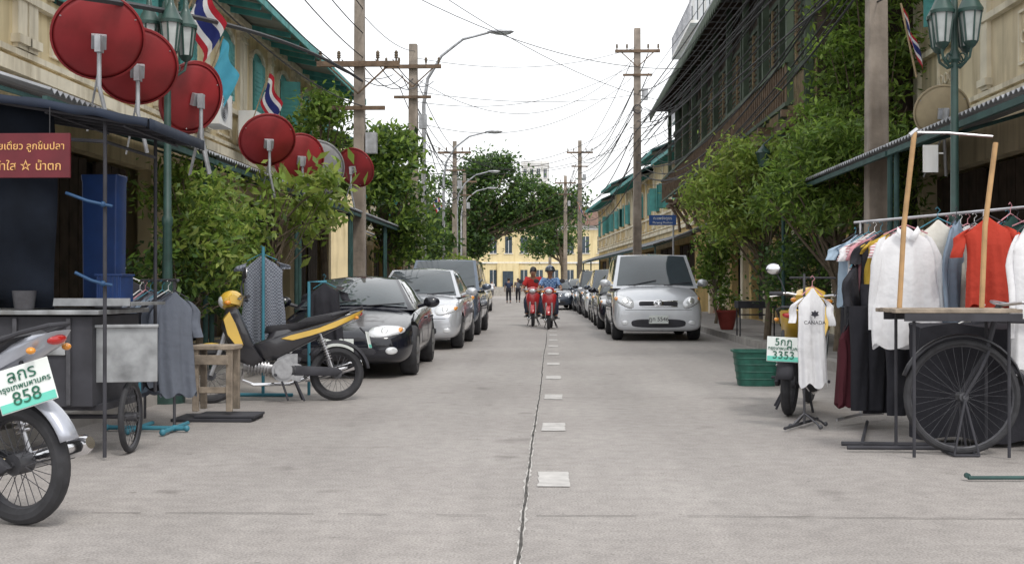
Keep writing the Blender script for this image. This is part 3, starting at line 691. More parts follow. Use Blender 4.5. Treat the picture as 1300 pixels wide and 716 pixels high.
def car(style,paint,loc,label,rotz=0,plate='กท 4287',scale=1,detail=2,cat='car',grp='cars parked along the kerb'):
    S=STY[style]; L,W,H=S['L'],S['W'],S['H']; hw=W/2
    T=thing('car',label,cat,loc,rotz,grp,scale)
    b=MB(); rs=[]
    for f,zt,hf,zb in S['st']:
        y=-L/2+f*L; w=hw*hf; h=zt-zb
        half=[(.75*w,zb),(.96*w,zb+.06*h),(1.0*w,zb+.38*h),(.985*w,zb+.68*h),(.93*w,zb+.90*h),(.76*w,zt-.005)]
        ring=[(0,y,zb)]+[(x,y,z) for x,z in half]+[(0,y,zt+.025)]+[(-x,y,z) for x,z in reversed(half)]
        rs.append(ring)
    b.rings(rs)
    body=b.obj('body',[paint,'blackmatte'],T,smooth=180)
    ss=body.modifiers.new('s','SUBSURF'); ss.levels=ss.render_levels=2
    cut=MB(); cut.m=1
    wr=S['wr']; axy=[-L/2+L*a for a in S['ax']]
    for y in axy:
        for sg in(-1,1): cut.cyl((sg*(hw-.30),y,wr),(sg*(hw+.3),y,wr),wr*1.17,n=36)
    co=cut.obj('cut',[paint,'blackmatte'],T,smooth=0)
    bm=body.modifiers.new('b','BOOLEAN'); bm.object=co; bm.solver='EXACT'; bm.operation='DIFFERENCE'
    bpy.context.view_layer.update(); dg=bpy.context.evaluated_depsgraph_get()
    me=bpy.data.meshes.new_from_object(body.evaluated_get(dg)); body.modifiers.clear(); body.data=me
    me.polygons.foreach_set('use_smooth',[True]*len(me.polygons)); me.set_sharp_from_angle(angle=R(40))
    bpy.data.objects.remove(co)
    bvh=BVHTree.FromPolygons([v.co.copy() for v in me.vertices],[tuple(p.vertices) for p in me.polygons])
    wsb,wst,rwt,rwb,bw,rw=S['cab']; zb=S['zb']; Y=lambda f:-L/2+f*L
    xb,xr=hw*bw*1.03,hw*rw; zr=H-.05
    c=dict(fl=(-xb,Y(wsb),zb-.04),fr=(xb,Y(wsb),zb-.04),rl=(-xb,Y(rwb),zb-.03),rr=(xb,Y(rwb),zb-.03),
           tfl=(-xr,Y(wst),zr),tfr=(xr,Y(wst),zr),trl=(-xr,Y(rwt),zr),trr=(xr,Y(rwt),zr))
    c={k:Vector(v) for k,v in c.items()}
    faces={'front':(c['fl'],c['fr'],c['tfr'],c['tfl'],.10),'right':(c['fr'],c['rr'],c['trr'],c['tfr'],.03),'left':(c['rl'],c['fl'],c['tfl'],c['trl'],.03),
           'rear':(c['rr'],c['rl'],c['trl'],c['trr'],.08),'top':(c['tfl'],c['tfr'],c['trr'],c['trl'],.05)}
    def fp(fn,u,v,off=0):
        A,B,C_,D,bu=faces[fn]; nrm=(B-A).cross(D-A).normalized()
        p=(A*(1-u)+B*u)*(1-v)+(D*(1-u)+C_*u)*v
        k=4*v*(1-v)
        return p+nrm*(bu*4*u*(1-u)*(k if fn=='top' else .9*math.sqrt(max(k,0)))+off)
    cb=MB()
    for fn in faces: cb.grid(lambda u,v:fp(fn,u,v),12,8)
    cb.obj('roof',[paint],T,smooth=60)
    def pane(name,fn,u0,u1,v0,v1,m='glass'):
        q=MB(); q.grid(lambda u,v:fp(fn,u0+(u1-u0)*u,v0+(v1-v0)*v,.006),10,6); q.obj(name,m,T,smooth=60)
    pane('windscreen','front',.045,.955,.06,.94); pane('rear_window','rear',.1,.9,.15,.9)
    three=style in('van','suv')
    rngs=[(.10,.40),(.43,.70),(.73,.95)] if three else [(.10,.50),(.53,.86)]
    for u0,u1 in rngs:
        pane('side_window','right',u0,u1,.2,.88); pane('side_window','left',1-u1,1-u0,.2,.88)
    hl=dict(coupe=(.55,.565,.21,.065,.05),sedan=(.60,.70,.20,.085,.1),van=(.63,.74,.18,.095,.35),suv=(.62,.84,.17,.10,.05))[style]
    for sg in(-1,1):
        q=MB(); conform(q,bvh,sg*hl[0],hl[1],hl[2]+.012,hl[3]+.012,pw=2.4,dome=.008,off=.003,skew=sg*hl[4],taper=-sg*.25); o=q.obj('headlight','lampring',T,smooth=60)
        q=MB(); conform(q,bvh,sg*hl[0],hl[1],hl[2],hl[3],pw=2.4,dome=.014,off=.012,skew=sg*hl[4],taper=-sg*.25); q.m=1; conform(q,bvh,sg*(hl[0]-.02),hl[1]-.005,hl[3]*.72,hl[3]*.68,pw=2,dome=.012,off=.022); q.m=2; conform(q,bvh,sg*(hl[0]+hl[2]*.72),hl[1]+hl[4]*.12,hl[3]*.4,hl[3]*.42,pw=2,dome=.01,off=.022)
        q.obj('lens',['lamp','lampin','amber'],o,smooth=60)
        if detail>1:
            q=MB(); conform(q,bvh,sg*.62,.34 if style!='suv' else .45,.07,.045,pw=2.2,dome=.01); q.obj('fog_light','lamp',T,smooth=60)
        m_=MB(); yy=Y(wsb)+.28 if style!='coupe' else Y(wsb)+.35
        m_.ball((sg*(hw+.10),yy,zb+.06),(.11,.07,.075)); m_.cyl((sg*(hw-.08),yy+.02,zb),(sg*(hw+.06),yy,zb+.04),.025,n=8); m_.m=1
        m_.ball((sg*(hw+.10),yy+.035,zb+.06),(.09,.045,.06))
        m_.obj('wing_mirror',[paint,'glass'],T)
        q=MB(); conform(q,bvh,sg*(hw*.82),zb-.18,.09,.11,pw=3,dome=.01,dirv='rear'); q.obj('tail_light','tail',T,smooth=60)
    gz,gh,gw=dict(coupe=(.475,.026,.34),sedan=(.66,.07,.30),van=(.69,.065,.38),suv=(.80,.1,.38))[style]
    q=MB(); conform(q,bvh,0,gz,gw,gh,pw=4,dome=0,off=.006,skew=0); o=q.obj('grille','blackmatte',T,smooth=60)
    if style!='coupe':
        q=MB()
        for k in range(2 if style=='van' else 3):
            kk=k*2 if style=='van' else k
            conform(q,bvh,0,gz-gh*.75+gh*.75*kk,gw*.96,.010,pw=6,dome=.006,off=.012,n=36)
        conform(q,bvh,0,gz+.01,.10,.066,pw=2,dome=.0,off=.024)
        q.obj('trim','chrome',o,smooth=60)
        q=MB(); conform(q,bvh,0,gz+.01,.078,.046,pw=2,dome=.0,off=.034); q.m=1; conform(q,bvh,0,gz+.022,.066,.012,pw=2,dome=0,off=.044); conform(q,bvh,0,gz+.01,.020,.048,pw=2,dome=0,off=.046)
        q.obj('emblem',['lampring','chrome'],o,smooth=60)
    lz=.33 if style!='suv' else .42
    q=MB(); conform(q,bvh,0,lz,.48 if style!='van' else .54,.085 if style!='coupe' else .055,pw=3.5,dome=0,off=.005); q.obj('air_intake','blackmatte',T,smooth=60)
    if detail>1:
        q=MB(); conform(q,bvh,0,gz-gh-.045,hw*.86,.004,pw=8,dome=0,off=.004,n=60)
        q.obj('bumper_seam','blackmatte',T,smooth=60)
        for sg,dn in((1,'right'),(-1,'left')):
            for k,(u0,u1) in enumerate(rngs[:2]):
                y0=Y(wsb)+(Y(rwb)-Y(wsb))*(u0-.02 if k==0 else u0-.015)
                q=MB(); conform(q,bvh,y0+.02,(zb+.3)/2+.02,.004,(zb-.36)/2,pw=8,dome=0,off=.003,dirv=dn,n=40); q.obj('door_seam','blackmatte',T,smooth=60)
                q=MB(); yh=Y(wsb)+(Y(rwb)-Y(wsb))*(u1-.05); conform(q,bvh,yh,zb-.16,.09,.02,pw=3,dome=.02,off=.01,dirv=dn)
                q.obj('door_handle',paint,T,smooth=60)
        for sg in(-.35,.12):
            q=MB(); a=fp('front',.5+sg*.9,.03,.02); e=fp('front',.5+sg*.9+.33,.14,.02); q.cyl(a,e,.008,n=5)
            q.obj('wiper','blackmatte',T)
        q=MB(); q.box((0,Y(.5),.24),(W*.8,L*.7,.1)); q.obj('underbody','blackmatte',T,smooth=0)
    h=bvh.ray_cast(Vector((0,-6,lz+.11)),Vector((0,1,0)))
    py=h[0].y-.03 if h[0] else -L/2-.01
    pl=MB(); pl.box((0,py,lz+.075),(.36,.014,.155)); o=pl.obj('number_plate','platewhite',T,bevel=.004)
    if plate: text(plate,.105,'ink',o,(0,py-.009,lz+.077),(math.pi/2,0,0))
    for y in axy:
        for sg in(-1,1):
            t=MB(); w_=.105
            t.rev([(wr*.62,-w_),(wr*.9,-w_),(wr*.985,-w_*.7),(wr,-w_*.3),(wr,w_*.3),(wr*.985,w_*.7),(wr*.9,w_),(wr*.62,w_)],axis=(1,0,0),n=32,closed=True)
            w=t.obj('wheel','rubber',T,loc=(sg*(hw-.115),y,wr))
            r_=MB(); s=sg
            r_.rev([(wr*.64,.085*s),(wr*.60,.07*s),(wr*.56,-.04*s)],axis=(1,0,0),n=32)
            for k in range(6):
                a=k*math.pi/3; p=Vector((.075*s,math.cos(a)*wr*.60,math.sin(a)*wr*.60)); r_.tube([Vector((.085*s,0,0)),p*.5+Vector((.042*s,0,0)),p],[.05,.04,.035],6)
            r_.cyl((.04*s,0,0),(.10*s,0,0),.05,n=12); r_.m=1; r_.cyl((.0*s,0,0),(.02*s,0,0),wr*.62,n=24)
            r_.obj('rim',['alu','blackmatte'],w)
    return T
car('coupe','paint_black',(-2.60,16.1,0),'low black sports coupe with oval lamps at kerb',plate='',rotz=.03)
car('sedan','paint_silver2',(-2.46,22.6,0),'silver sedan parked behind a black coupe',plate='ธฬ 6118')
car('suv','paint_suv',(-2.55,28.6,0),'dark silver-blue SUV parked behind a silver sedan')
car('sedan','paint_silver',(-3.6,52,0),'small silver sedan further up the kerb',detail=1)
car('van','paint_silver',(2.13,26.2,0),'silver minivan parked facing forward with Thai number plate',plate='ฎก 5546',scale=1.09,cat='minivan')
car('sedan','paint_black',(2.0,32.3,0),'black sedan parked behind a silver minivan',detail=1)
car('van','paint_blue',(2.0,37.8,0),'dark minivan in a row of parked cars',detail=1)
car('sedan','paint_silver2',(1.95,43.2,0),'silver sedan in a row of parked cars',detail=1)
car('suv','paint_black',(1.9,48.8,0),'black SUV in a row of parked cars',detail=1)
car('sedan','paint_blue',(1.75,54.5,0),'dark sedan in a row of parked cars',detail=1)
car('sedan','paint_white',(1.4,60,0.058),'white sedan in a row of parked cars',detail=1)
car('sedan','paint_blue',(.15,58,0.03),'dark blue sedan driving behind two motorcyclists',detail=1,grp='cars on the road')
# ------------------------------------------------------------------ motorbikes
def wheel_spoked(par,loc,r,tr,name='wheel',spokes=28,hub=.05,sm='spoke',sr=.0020):
    t=MB(); t.torus((0,0,0),(0,1,0),r-tr,tr,n=40,m=10)
    w=t.obj(name,'rubber',par,loc=loc)
    q=MB(); rr0=r-tr*1.9; q.rev([(rr0+.012,-tr*.6),(rr0,-tr*.35),(rr0-.006,0),(rr0,tr*.35),(rr0+.012,tr*.6)],axis=(0,1,0),n=40)
    for k in range(spokes):
        a=2*math.pi*k/spokes; a2=a+(.35 if k%2 else -.35); s=.025 if k%4<2 else -.025
        q.cyl((hub*math.cos(a2),s,hub*math.sin(a2)),(rr0*math.cos(a),0,rr0*math.sin(a)),sr,n=4)
    q.cyl((0,-.045,0),(0,.045,0),hub,n=18); q.cyl((0,-.06,0),(0,.06,0),.014,n=8)
    q.obj('rim',sm,w,solid=.002)
    return w
def arc(cx,cz,r,a0,a1,w,n=14,lip=.03):
    out=MB()
    def P(u,v):
        a=R(a0+(a1-a0)*u); k=(v-.5)*2; rr1=r-lip*abs(k)**3
        return (cx+rr1*math.cos(a),k*w,cz+rr1*math.sin(a))
    out.grid(P,n,8); return out
def motorbike(loc,rotz,label,fair='fair_red',acc='fair_black',low='fair_black',plate=None,lean=0,mirror=True,grp='motorbikes',scale=1,px=(-.90,0,.66),pw=.22,pyaw=None,mud='blackmatte',wheelm='spoke',ptilt=0,muda=(35,172),shield=None,side=None,wr=.285):
    T=thing('motorbike',label,'motorbike',loc,rotz,grp,scale); T.rotation_euler=(lean,0,rotz)
    r=wr
    wheel_spoked(T,(-.61,0,r),r,.042,sm=wheelm); wheel_spoked(T,(.61,0,r),r,.038,sm=wheelm)
    b=MB()
    for s in(-1,1):
        b.tube([(.61,s*.075,r),(.52,s*.075,.52),(.44,s*.07,.80)],[.022,.026,.03],8)
    b.cyl((.44,0,.74),(.36,0,1.0),.03,n=8); b.obj('fork','alu',T)
    b=arc(.61,r,r+.045,15,150,.062); b.obj('front_mudguard',fair,T,smooth=60,solid=.005)
    b=MB(); b.pillow([(.47,.93),(.37,.95),(.27,.74),(.18,.52),(.10,.40),(.20,.33),(.34,.40),(.44,.56),(.52,.74)],.17,.78,taper=lambda p:.65+.5*max(0,min(1,(p[1]-.35)/.5)))
    b.obj('leg_shield',shield or fair,T,smooth=60)
    b=MB(); b.pillow([(.30,.56),(.34,.50),(.46,.66),(.50,.82),(.44,.90),(.38,.78)] if shield else [(.20,.44),(.30,.40),(.42,.58),(.42,.72),(.33,.66)],.196 if shield else .182,.9); b.obj('side_decal',fair if shield else acc,T,smooth=60)
    b=MB(); b.ball((.42,0,1.0),(.12,.13,.10),rot=(0,.3,0)); b.pillow([(.30,1.02),(.40,1.08),(.46,1.04),(.44,.95),(.33,.93)],.13,.7); b.obj('headlamp_cowl',fair,T,smooth=60)
    b=MB(); b.ball((.485,0,.985),(.06,.095,.07),rot=(0,.3,0)); b.obj('headlight','lamp',T)
    for s in(-1,1):
        b=MB(); b.ball((.455,s*.155,.97),(.035,.04,.025)); b.obj('indicator','amber',T)
    b=MB()
    b.tube([(.26,-.35,1.02),(.33,-.2,1.03),(.37,0,1.0),(.33,.2,1.03),(.26,.35,1.02)],.013,8); b.m=1
    for s in(-1,1):
        b.cyl((.26,s*.36,1.02),(.29,s*.24,1.025),.019,n=10); b.m=2; b.tube([(.31,s*.23,1.02),(.36,s*.30,1.0),(.33,s*.37,.99)],.006,5); b.m=1
    b.obj('handlebar',['steel','blackmatte','alu'],T)
    if mirror:
        for s in(-1,1):
            b=MB(); b.tube([(.31,s*.22,1.03),(.32,s*.27,1.14),(.30,s*.32,1.22)],.006,6); b.ball((.29,s*.34,1.25),(.018,.075,.058)); b.m=1; b.ball((.278,s*.34,1.25),(.012,.066,.05)); b.obj('mirror',['blackmatte','chrome'],T)
    b=MB(); b.pillow([(.14,.42),(.24,.56),(.08,.62),(.04,.70),(-.30,.76),(-.70,.88),(-.86,.90),(-.84,.84),(-.66,.74),(-.42,.62),(-.18,.50),(.02,.40)],.115,.8,taper=lambda p:1-.35*max(0,min(1,(-p[0]-.3)/.5)))
    b.obj('body_panel',low,T,smooth=60)
    b=MB(); b.pillow([(-.02,.61),(-.12,.645),(-.42,.72),(-.74,.845),(-.88,.905),(-.83,.835),(-.60,.725),(-.34,.64),(-.14,.59)],.124,.9,taper=lambda p:1-.35*max(0,min(1,(-p[0]-.3)/.5)))
    b.obj('side_cowl',side or fair,T,smooth=60)
    b=MB(); b.pillow([(.10,.68),(.08,.745),(-.08,.76),(-.22,.78),(-.30,.825),(-.52,.865),(-.70,.90),(-.74,.885),(-.60,.80),(-.30,.72),(-.05,.655)],.135,.84,taper=lambda p:.72+.28*max(0,min(1,(.1-p[0])/.35))-.2*max(0,min(1,(-p[0]-.5)/.25)))
    b.obj('saddle','seat',T,smooth=60)
    b=MB(); b.tube([(-.55,.13,.84),(-.75,.12,.90),(-.86,.06,.93),(-.86,-.06,.93),(-.75,-.12,.90),(-.55,-.13,.84)],.011,7); b.obj('grab_rail','blackmatte',T)
    b=MB(); b.ball((-.845,0,.865),(.028,.06,.028)); b.obj('tail_light','tail',T)
    for s in(-1,1):
        b=MB(); b.ball((-.80,s*.11,.82),(.022,.022,.017)); b.obj('indicator','amber',T)
    b=MB(); b.cyl((-.08,-.13,.31),(-.08,.13,.31),.115,n=22); b.cyl((-.20,-.11,.29),(-.20,.12,.29),.085,n=18); b.cyl((-.08,.13,.31),(-.08,.15,.31),.085,n=20)
    b.cyl((-.0,0,.33),(.30,0,.37),.06,n=14)
    for k in range(7): b.cyl((.06+k*.03,0,.338+k*.0037),(.074+k*.03,0,.34+k*.0037),.085,n=16)
    b.box((-.12,0,.42),(.2,.14,.1)); b.m=1; b.tube([(-.25,.0,.4),(-.1,0,.46),(.1,0,.44),(.3,0,.5)],.035,8); b.obj('engine',['alu','blackmatte'],T)
    b=MB(); b.tube([(.30,-.02,.32),(.32,-.08,.22),(.2,-.13,.17),(-.15,-.14,.17),(-.32,-.15,.22)],.017,8); b.tube([(-.30,-.15,.21),(-.36,-.155,.23),(-.85,-.16,.36),(-.88,-.16,.37)],[.025,.045,.048,.03],12); b.m=1; b.tube([(-.42,-.165,.25),(-.75,-.17,.335)],[.052,.053],12); b.obj('exhaust',['chrome','blackmatte'],T)
    b=MB()
    for s in(-1,1): b.tube([(-.18,s*.085,.33),(-.61,s*.085,r)],[.022,.018],6)
    b.pillow([(-.12,.36),(-.60,.33),(-.66,.285),(-.60,.245),(-.12,.26)],.02,.9,yc=.11); b.obj('swingarm','blackmatte',T,smooth=50)
    for s in(-1,1):
        b=MB(); a=Vector((-.56,s*.115,.31)); e=Vector((-.44,s*.10,.66)); b.cyl(a,e,.014,n=8); 
        for k in range(9): b.torus(a.lerp(e,.3+k*.07),e-a,.028,.006,n=14,m=5)
        b.obj('shock_absorber','steel',T)
    b=arc(-.61,r,r+.06,muda[0],muda[1],.07 if mud=='blackmatte' else .055); b.obj('rear_mudguard',mud,T,smooth=60,solid=.005)
    b=MB(); b.tube([(.0,-.26,.265),(.0,0,.27),(.0,.26,.265)],.014,7); b.tube([(-.05,.1,.25),(-.12,.2,.02)],.011,6); b.tube([(-.20,-.1,.2),(-.28,-.16,.01)],.011,6); b.tube([(-.20,.1,.2),(-.28,.16,.01)],.011,6); b.obj('footrest','blackmatte',T)
    if plate:
        b=MB(); b.box((0,0,0),(.22,.006,.17)); b.m=1; b.box((0,-.0045,-.065),(.214,.003,.034)); 
        b.m=2; b.tube([(0,.01,.06),(0,.06,.14)],.01,5)
        o=b.obj('number_plate',['platewhite','plategreen','blackmatte'],T,loc=px,rot=(R(-12),R(ptilt),-math.pi/2 if pyaw is None else pyaw),bevel=.003)
        o.scale=(pw/.22,)*3
        if plate[0]:
            text(plate[0],.07,'inkgreen',o,(0,-.0065,.048),(math.pi/2,0,0)); text(plate[1],.032,'inkgreen',o,(0,-.0065,.006),(math.pi/2,0,0)); text(plate[2],.075,'inkgreen',o,(0,-.0075,-.042),(math.pi/2,0,0))
    return T
motorbike((-2.66,11.22,0),R(180+16),'yellow and black step-through motorbike on its side stand',fair='fair_yellow',acc='fair_black',low='fair_black',lean=.06,scale=.97,plate=('',),px=(-.93,0,.60),pyaw=-math.pi/2-.25,shield='fair_black',wr=.27)
yl=R(160)
motorbike((-3.03,5.60,0),yl,'red and silver motorbike with white number plate',fair='fair_red',low='fair_silver',lean=-.04,plate=('ลกร','กรุงเทพมหานคร','858'),px=(-.75,.10,.66),pw=.255,pyaw=-yl+.15,mud='fair_silver',ptilt=-17,mirror=False,muda=(70,158),side='fair_silver')
yr=R(70)
motorbike((2.22,10.75,0),yr,'yellow and black scooter parked by the clothes rack',fair='fair_yellow',low='fair_yellow',plate=('5กฎ','กรุงเทพมหานคร','3353'),lean=.05,pw=.27,px=(-.93,.02,.58),pyaw=-yr-.1)
motorbike((-.56,33.2,0),-math.pi/2,'red motorbike ridden down the street',fair='fair_red',low='fair_black')
motorbike((-.08,31.2,0),-math.pi/2-.05,'red and black motorbike ridden down the middle',fair='fair_red',low='fair_black')
# ------------------------------------------------------------------ people
def skin(name,V,E,rad,m,par,sub=2):
    me=bpy.data.meshes.new(name); me.from_pydata(V,E,[]); o=bpy.data.objects.new(name,me); COL.objects.link(o)
    md=o.modifiers.new('k','SKIN'); 
    lay=me.skin_vertices[0].data
    for i,r_ in enumerate(rad):
        lay[i].radius=(r_,r_) if not hasattr(r_,'__len__') else r_
        lay[i].use_root=(i==0)
    md.use_smooth_shade=True
    s=o.modifiers.new('s','SUBSURF'); s.levels=s.render_levels=sub
    bpy.context.view_layer.update()
    me2=bpy.data.meshes.new_from_object(o.evaluated_get(bpy.context.evaluated_depsgraph_get()))
    bpy.data.objects.remove(o)
    me2.materials.clear(); me2.materials.append(M[m]); me2.polygons.foreach_set('use_smooth',[True]*len(me2.polygons))
    q=bpy.data.objects.new(name,me2); COL.objects.link(q); q.parent=par; return q
def person(loc,rotz,label,shirt,trous,J,helmet=None,group=None,scale=1,long_sleeve=False):
    T=thing('person',label,'person',loc,rotz,group,scale)
    V=[];E=[];Rr=[];idx={}
    def v(n,p,r_,par=None):
        idx[n]=len(V); V.append(p); Rr.append(r_)
        if par: E.append((idx[par],idx[n]))
    v('pel',J['pel'],.13); v('sp',J['sp'],.125,'pel'); v('ch',J['ch'],.145,'sp'); v('nk',J['nk'],.055,'ch'); v('jaw',J['jaw'],.07,'nk'); v('hd',J['hd'],.092,'jaw'); v('tp',J['tp'],.07,'hd')
    for s,n in((1,'L'),(-1,'R')):
        m=lambda p:(p[0],p[1]*s,p[2])
        g=lambda k: J.get(k+n) or m(J[k])
        v('sh'+n,g('sh'),.06,'ch'); v('el'+n,g('el'),.043,'sh'+n); v('wr'+n,g('wr'),.028,'el'+n)
        w=Vector(g('wr')); d=(w-Vector(g('el'))).normalized(); side=Vector((0,-s,0)); 
        palm=w+d*.07; v('pa'+n,tuple(palm),.03,'wr'+n)
        v('th'+n,tuple(w+d*.06+side*.045),.011,'pa'+n)
        up=d.cross(side).normalized()
        for k in range(4):
            a=palm+side*(.03-.02*k)+d*.045; e=a+d*(.03-.004*abs(k-1))-up*.02
            v(f'f{k}{n}',tuple(a),.010,'pa'+n); v(f'g{k}{n}',tuple(e),.009,f'f{k}{n}')
        v('hp'+n,g('hp'),.095,'pel'); v('kn'+n,g('kn'),.06,'hp'+n); v('an'+n,g('an'),.04,'kn'+n); v('to'+n,g('to'),.035,'an'+n)
    skin('body',V,E,Rr,'skin',T)
    def sub(names,edges,rs,nm,m):
        V2=[V[idx[n]] if isinstance(n,str) else n for n in names]; skin(nm,V2,edges,rs,m,T)
    def lerp(a,b_,t): return tuple(Vector(V[idx[a]]).lerp(Vector(V[idx[b_]]),t))
    nm=['pel','sp','ch',lerp('ch','nk',.6),'shL',lerp('shL','elL',.8),'shR',lerp('shR','elR',.8)]
    ed=[(0,1),(1,2),(2,3),(2,4),(4,5),(2,6),(6,7)]; rs=[(.165,.15),(.155,.14),(.175,.15),.08,.082,.068,.082,.068]
    if long_sleeve:
        nm+=['elL',lerp('elL','wrL',.9),'elR',lerp('elR','wrR',.9)]; ed+=[(5,8),(8,9),(7,10),(10,11)]; rs+=[.06,.045,.06,.045]
    sub(nm,ed,rs,'shirt',shirt)
    nm=['pel','hpL',lerp('hpL','knL',.5),'knL',lerp('knL','anL',.92),'hpR',lerp('hpR','knR',.5),'knR',lerp('knR','anR',.92)]
    sub(nm,[(0,1),(1,2),(2,3),(3,4),(0,5),(5,6),(6,7),(7,8)],[.15,.112,.095,.078,.062,.112,.095,.078,.062],'trousers',trous)
    for n in('L','R'):
        b=MB(); a=Vector(V[idx['an'+n]]); to=Vector(V[idx['to'+n]]); c=(a+to)/2; b.ball((c.x+.0,c.y,min(a.z,to.z)-.005),(.13,.048,.045)); b.obj('shoe','blackmatte',T)
    hd=Vector(J['hd'])
    b=MB(); b.ball(hd+Vector((.085,0,-.01)),(.022,.014,.022)); b.m=1
    for s in(-1,1): b.ball(hd+Vector((.078,s*.03,.02)),(.012,.013,.008))
    b.m=2; b.box(hd+Vector((.082,0,-.055)),(.012,.045,.009)); b.m=0
    for s in(-1,1): b.ball(hd+Vector((.0,s*.088,0)),(.02,.01,.03))
    b.obj('face',['skin','ink','terracotta'],T)
    if helmet:
        b=MB(); 
        def P(u,v_):
            a=2*math.pi*u; ph=v_*R(105)
            if abs(((a+math.pi)%(2*math.pi))-math.pi)<.9: ph=v_*R(70)
            return hd+Vector((.135*math.sin(ph)*math.cos(a)-.01,.125*math.sin(ph)*math.sin(a),.03+.13*math.cos(ph)))
        b.grid(P,28,8); b.obj('helmet',helmet,T,smooth=60,solid=.012)
        b=MB(); b.grid(lambda u,v_:hd+Vector((.15*math.cos((u-.5)*1.8)-.005,.145*math.sin((u-.5)*1.8),.07-.06*v_)),8,2); b.obj('visor','glass',T,solid=.003)
    else:
        b=MB(); b.ball(hd+Vector((-.025,0,.035)),(.095,.096,.09)); b.obj('hair','hair',T)
    return T
JR=dict(pel=(-.22,0,.86),sp=(-.20,0,1.0),ch=(-.13,0,1.20),nk=(-.09,0,1.36),jaw=(-.05,0,1.42),hd=(-.05,0,1.50),tp=(-.06,0,1.56),sh=(-.12,.19,1.28),el=(.03,.29,1.06),wr=(.20,.30,1.03),hp=(-.2,.10,.82),kn=(.16,.17,.66),an=(.05,.17,.34),to=(.17,.17,.30))
person((-.56,33.2,0),-math.pi/2,'rider in red shirt seated on red motorbike',  'c_red','jeans',JR,helmet=None,group='motorcyclists')
person((-.08,31.2,0),-math.pi/2-.05,'rider in blue checked shirt and helmet on motorbike','c_bluecheck','jeans',JR,helmet='paint_blue',group='motorcyclists')
JP={k:(v[0]-.38,v[1],v[2]+.05) for k,v in JR.items()}; JP['wr']=(-.35,.2,.9);JP['el']=(-.45,.28,1.05)
JP['kn']=(-.2,.2,.72);JP['an']=(-.25,.2,.42);JP['to']=(-.13,.2,.38);
person((-.56,33.2,0),-math.pi/2,'passenger in red top seated behind the rider','c_red','c_black',JP,group='motorcyclists')
JS=dict(pel=(0,0,.95),sp=(0,0,1.1),ch=(0,0,1.3),nk=(0,0,1.46),jaw=(.02,0,1.51),hd=(.02,0,1.58),tp=(.01,0,1.64),sh=(0,.19,1.38),el=(-.02,.25,1.12),wr=(.06,.25,.88),hp=(0,.09,.92),knL=(.1,.1,.5),anL=(.05,.1,.09),toL=(.19,.1,.04),knR=(-.02,-.1,.5),anR=(-.18,-.1,.1),toR=(-.05,-.1,.04),kn=(0,0,0),an=(0,0,0),to=(0,0,0))
person((-3.0,80,0),math.pi/2+.1,'pedestrian in dark blue shirt walking up the road','jeans','c_black',JS,group='pedestrians')
person((-2.45,83,0),-math.pi/2,'pedestrian in grey shirt walking down the road','c_grey','c_black',JS,group='pedestrians')
person((-6.6,128,0),-math.pi/2,'person in white shirt near the steps','c_white','c_black',JS,group='pedestrians')
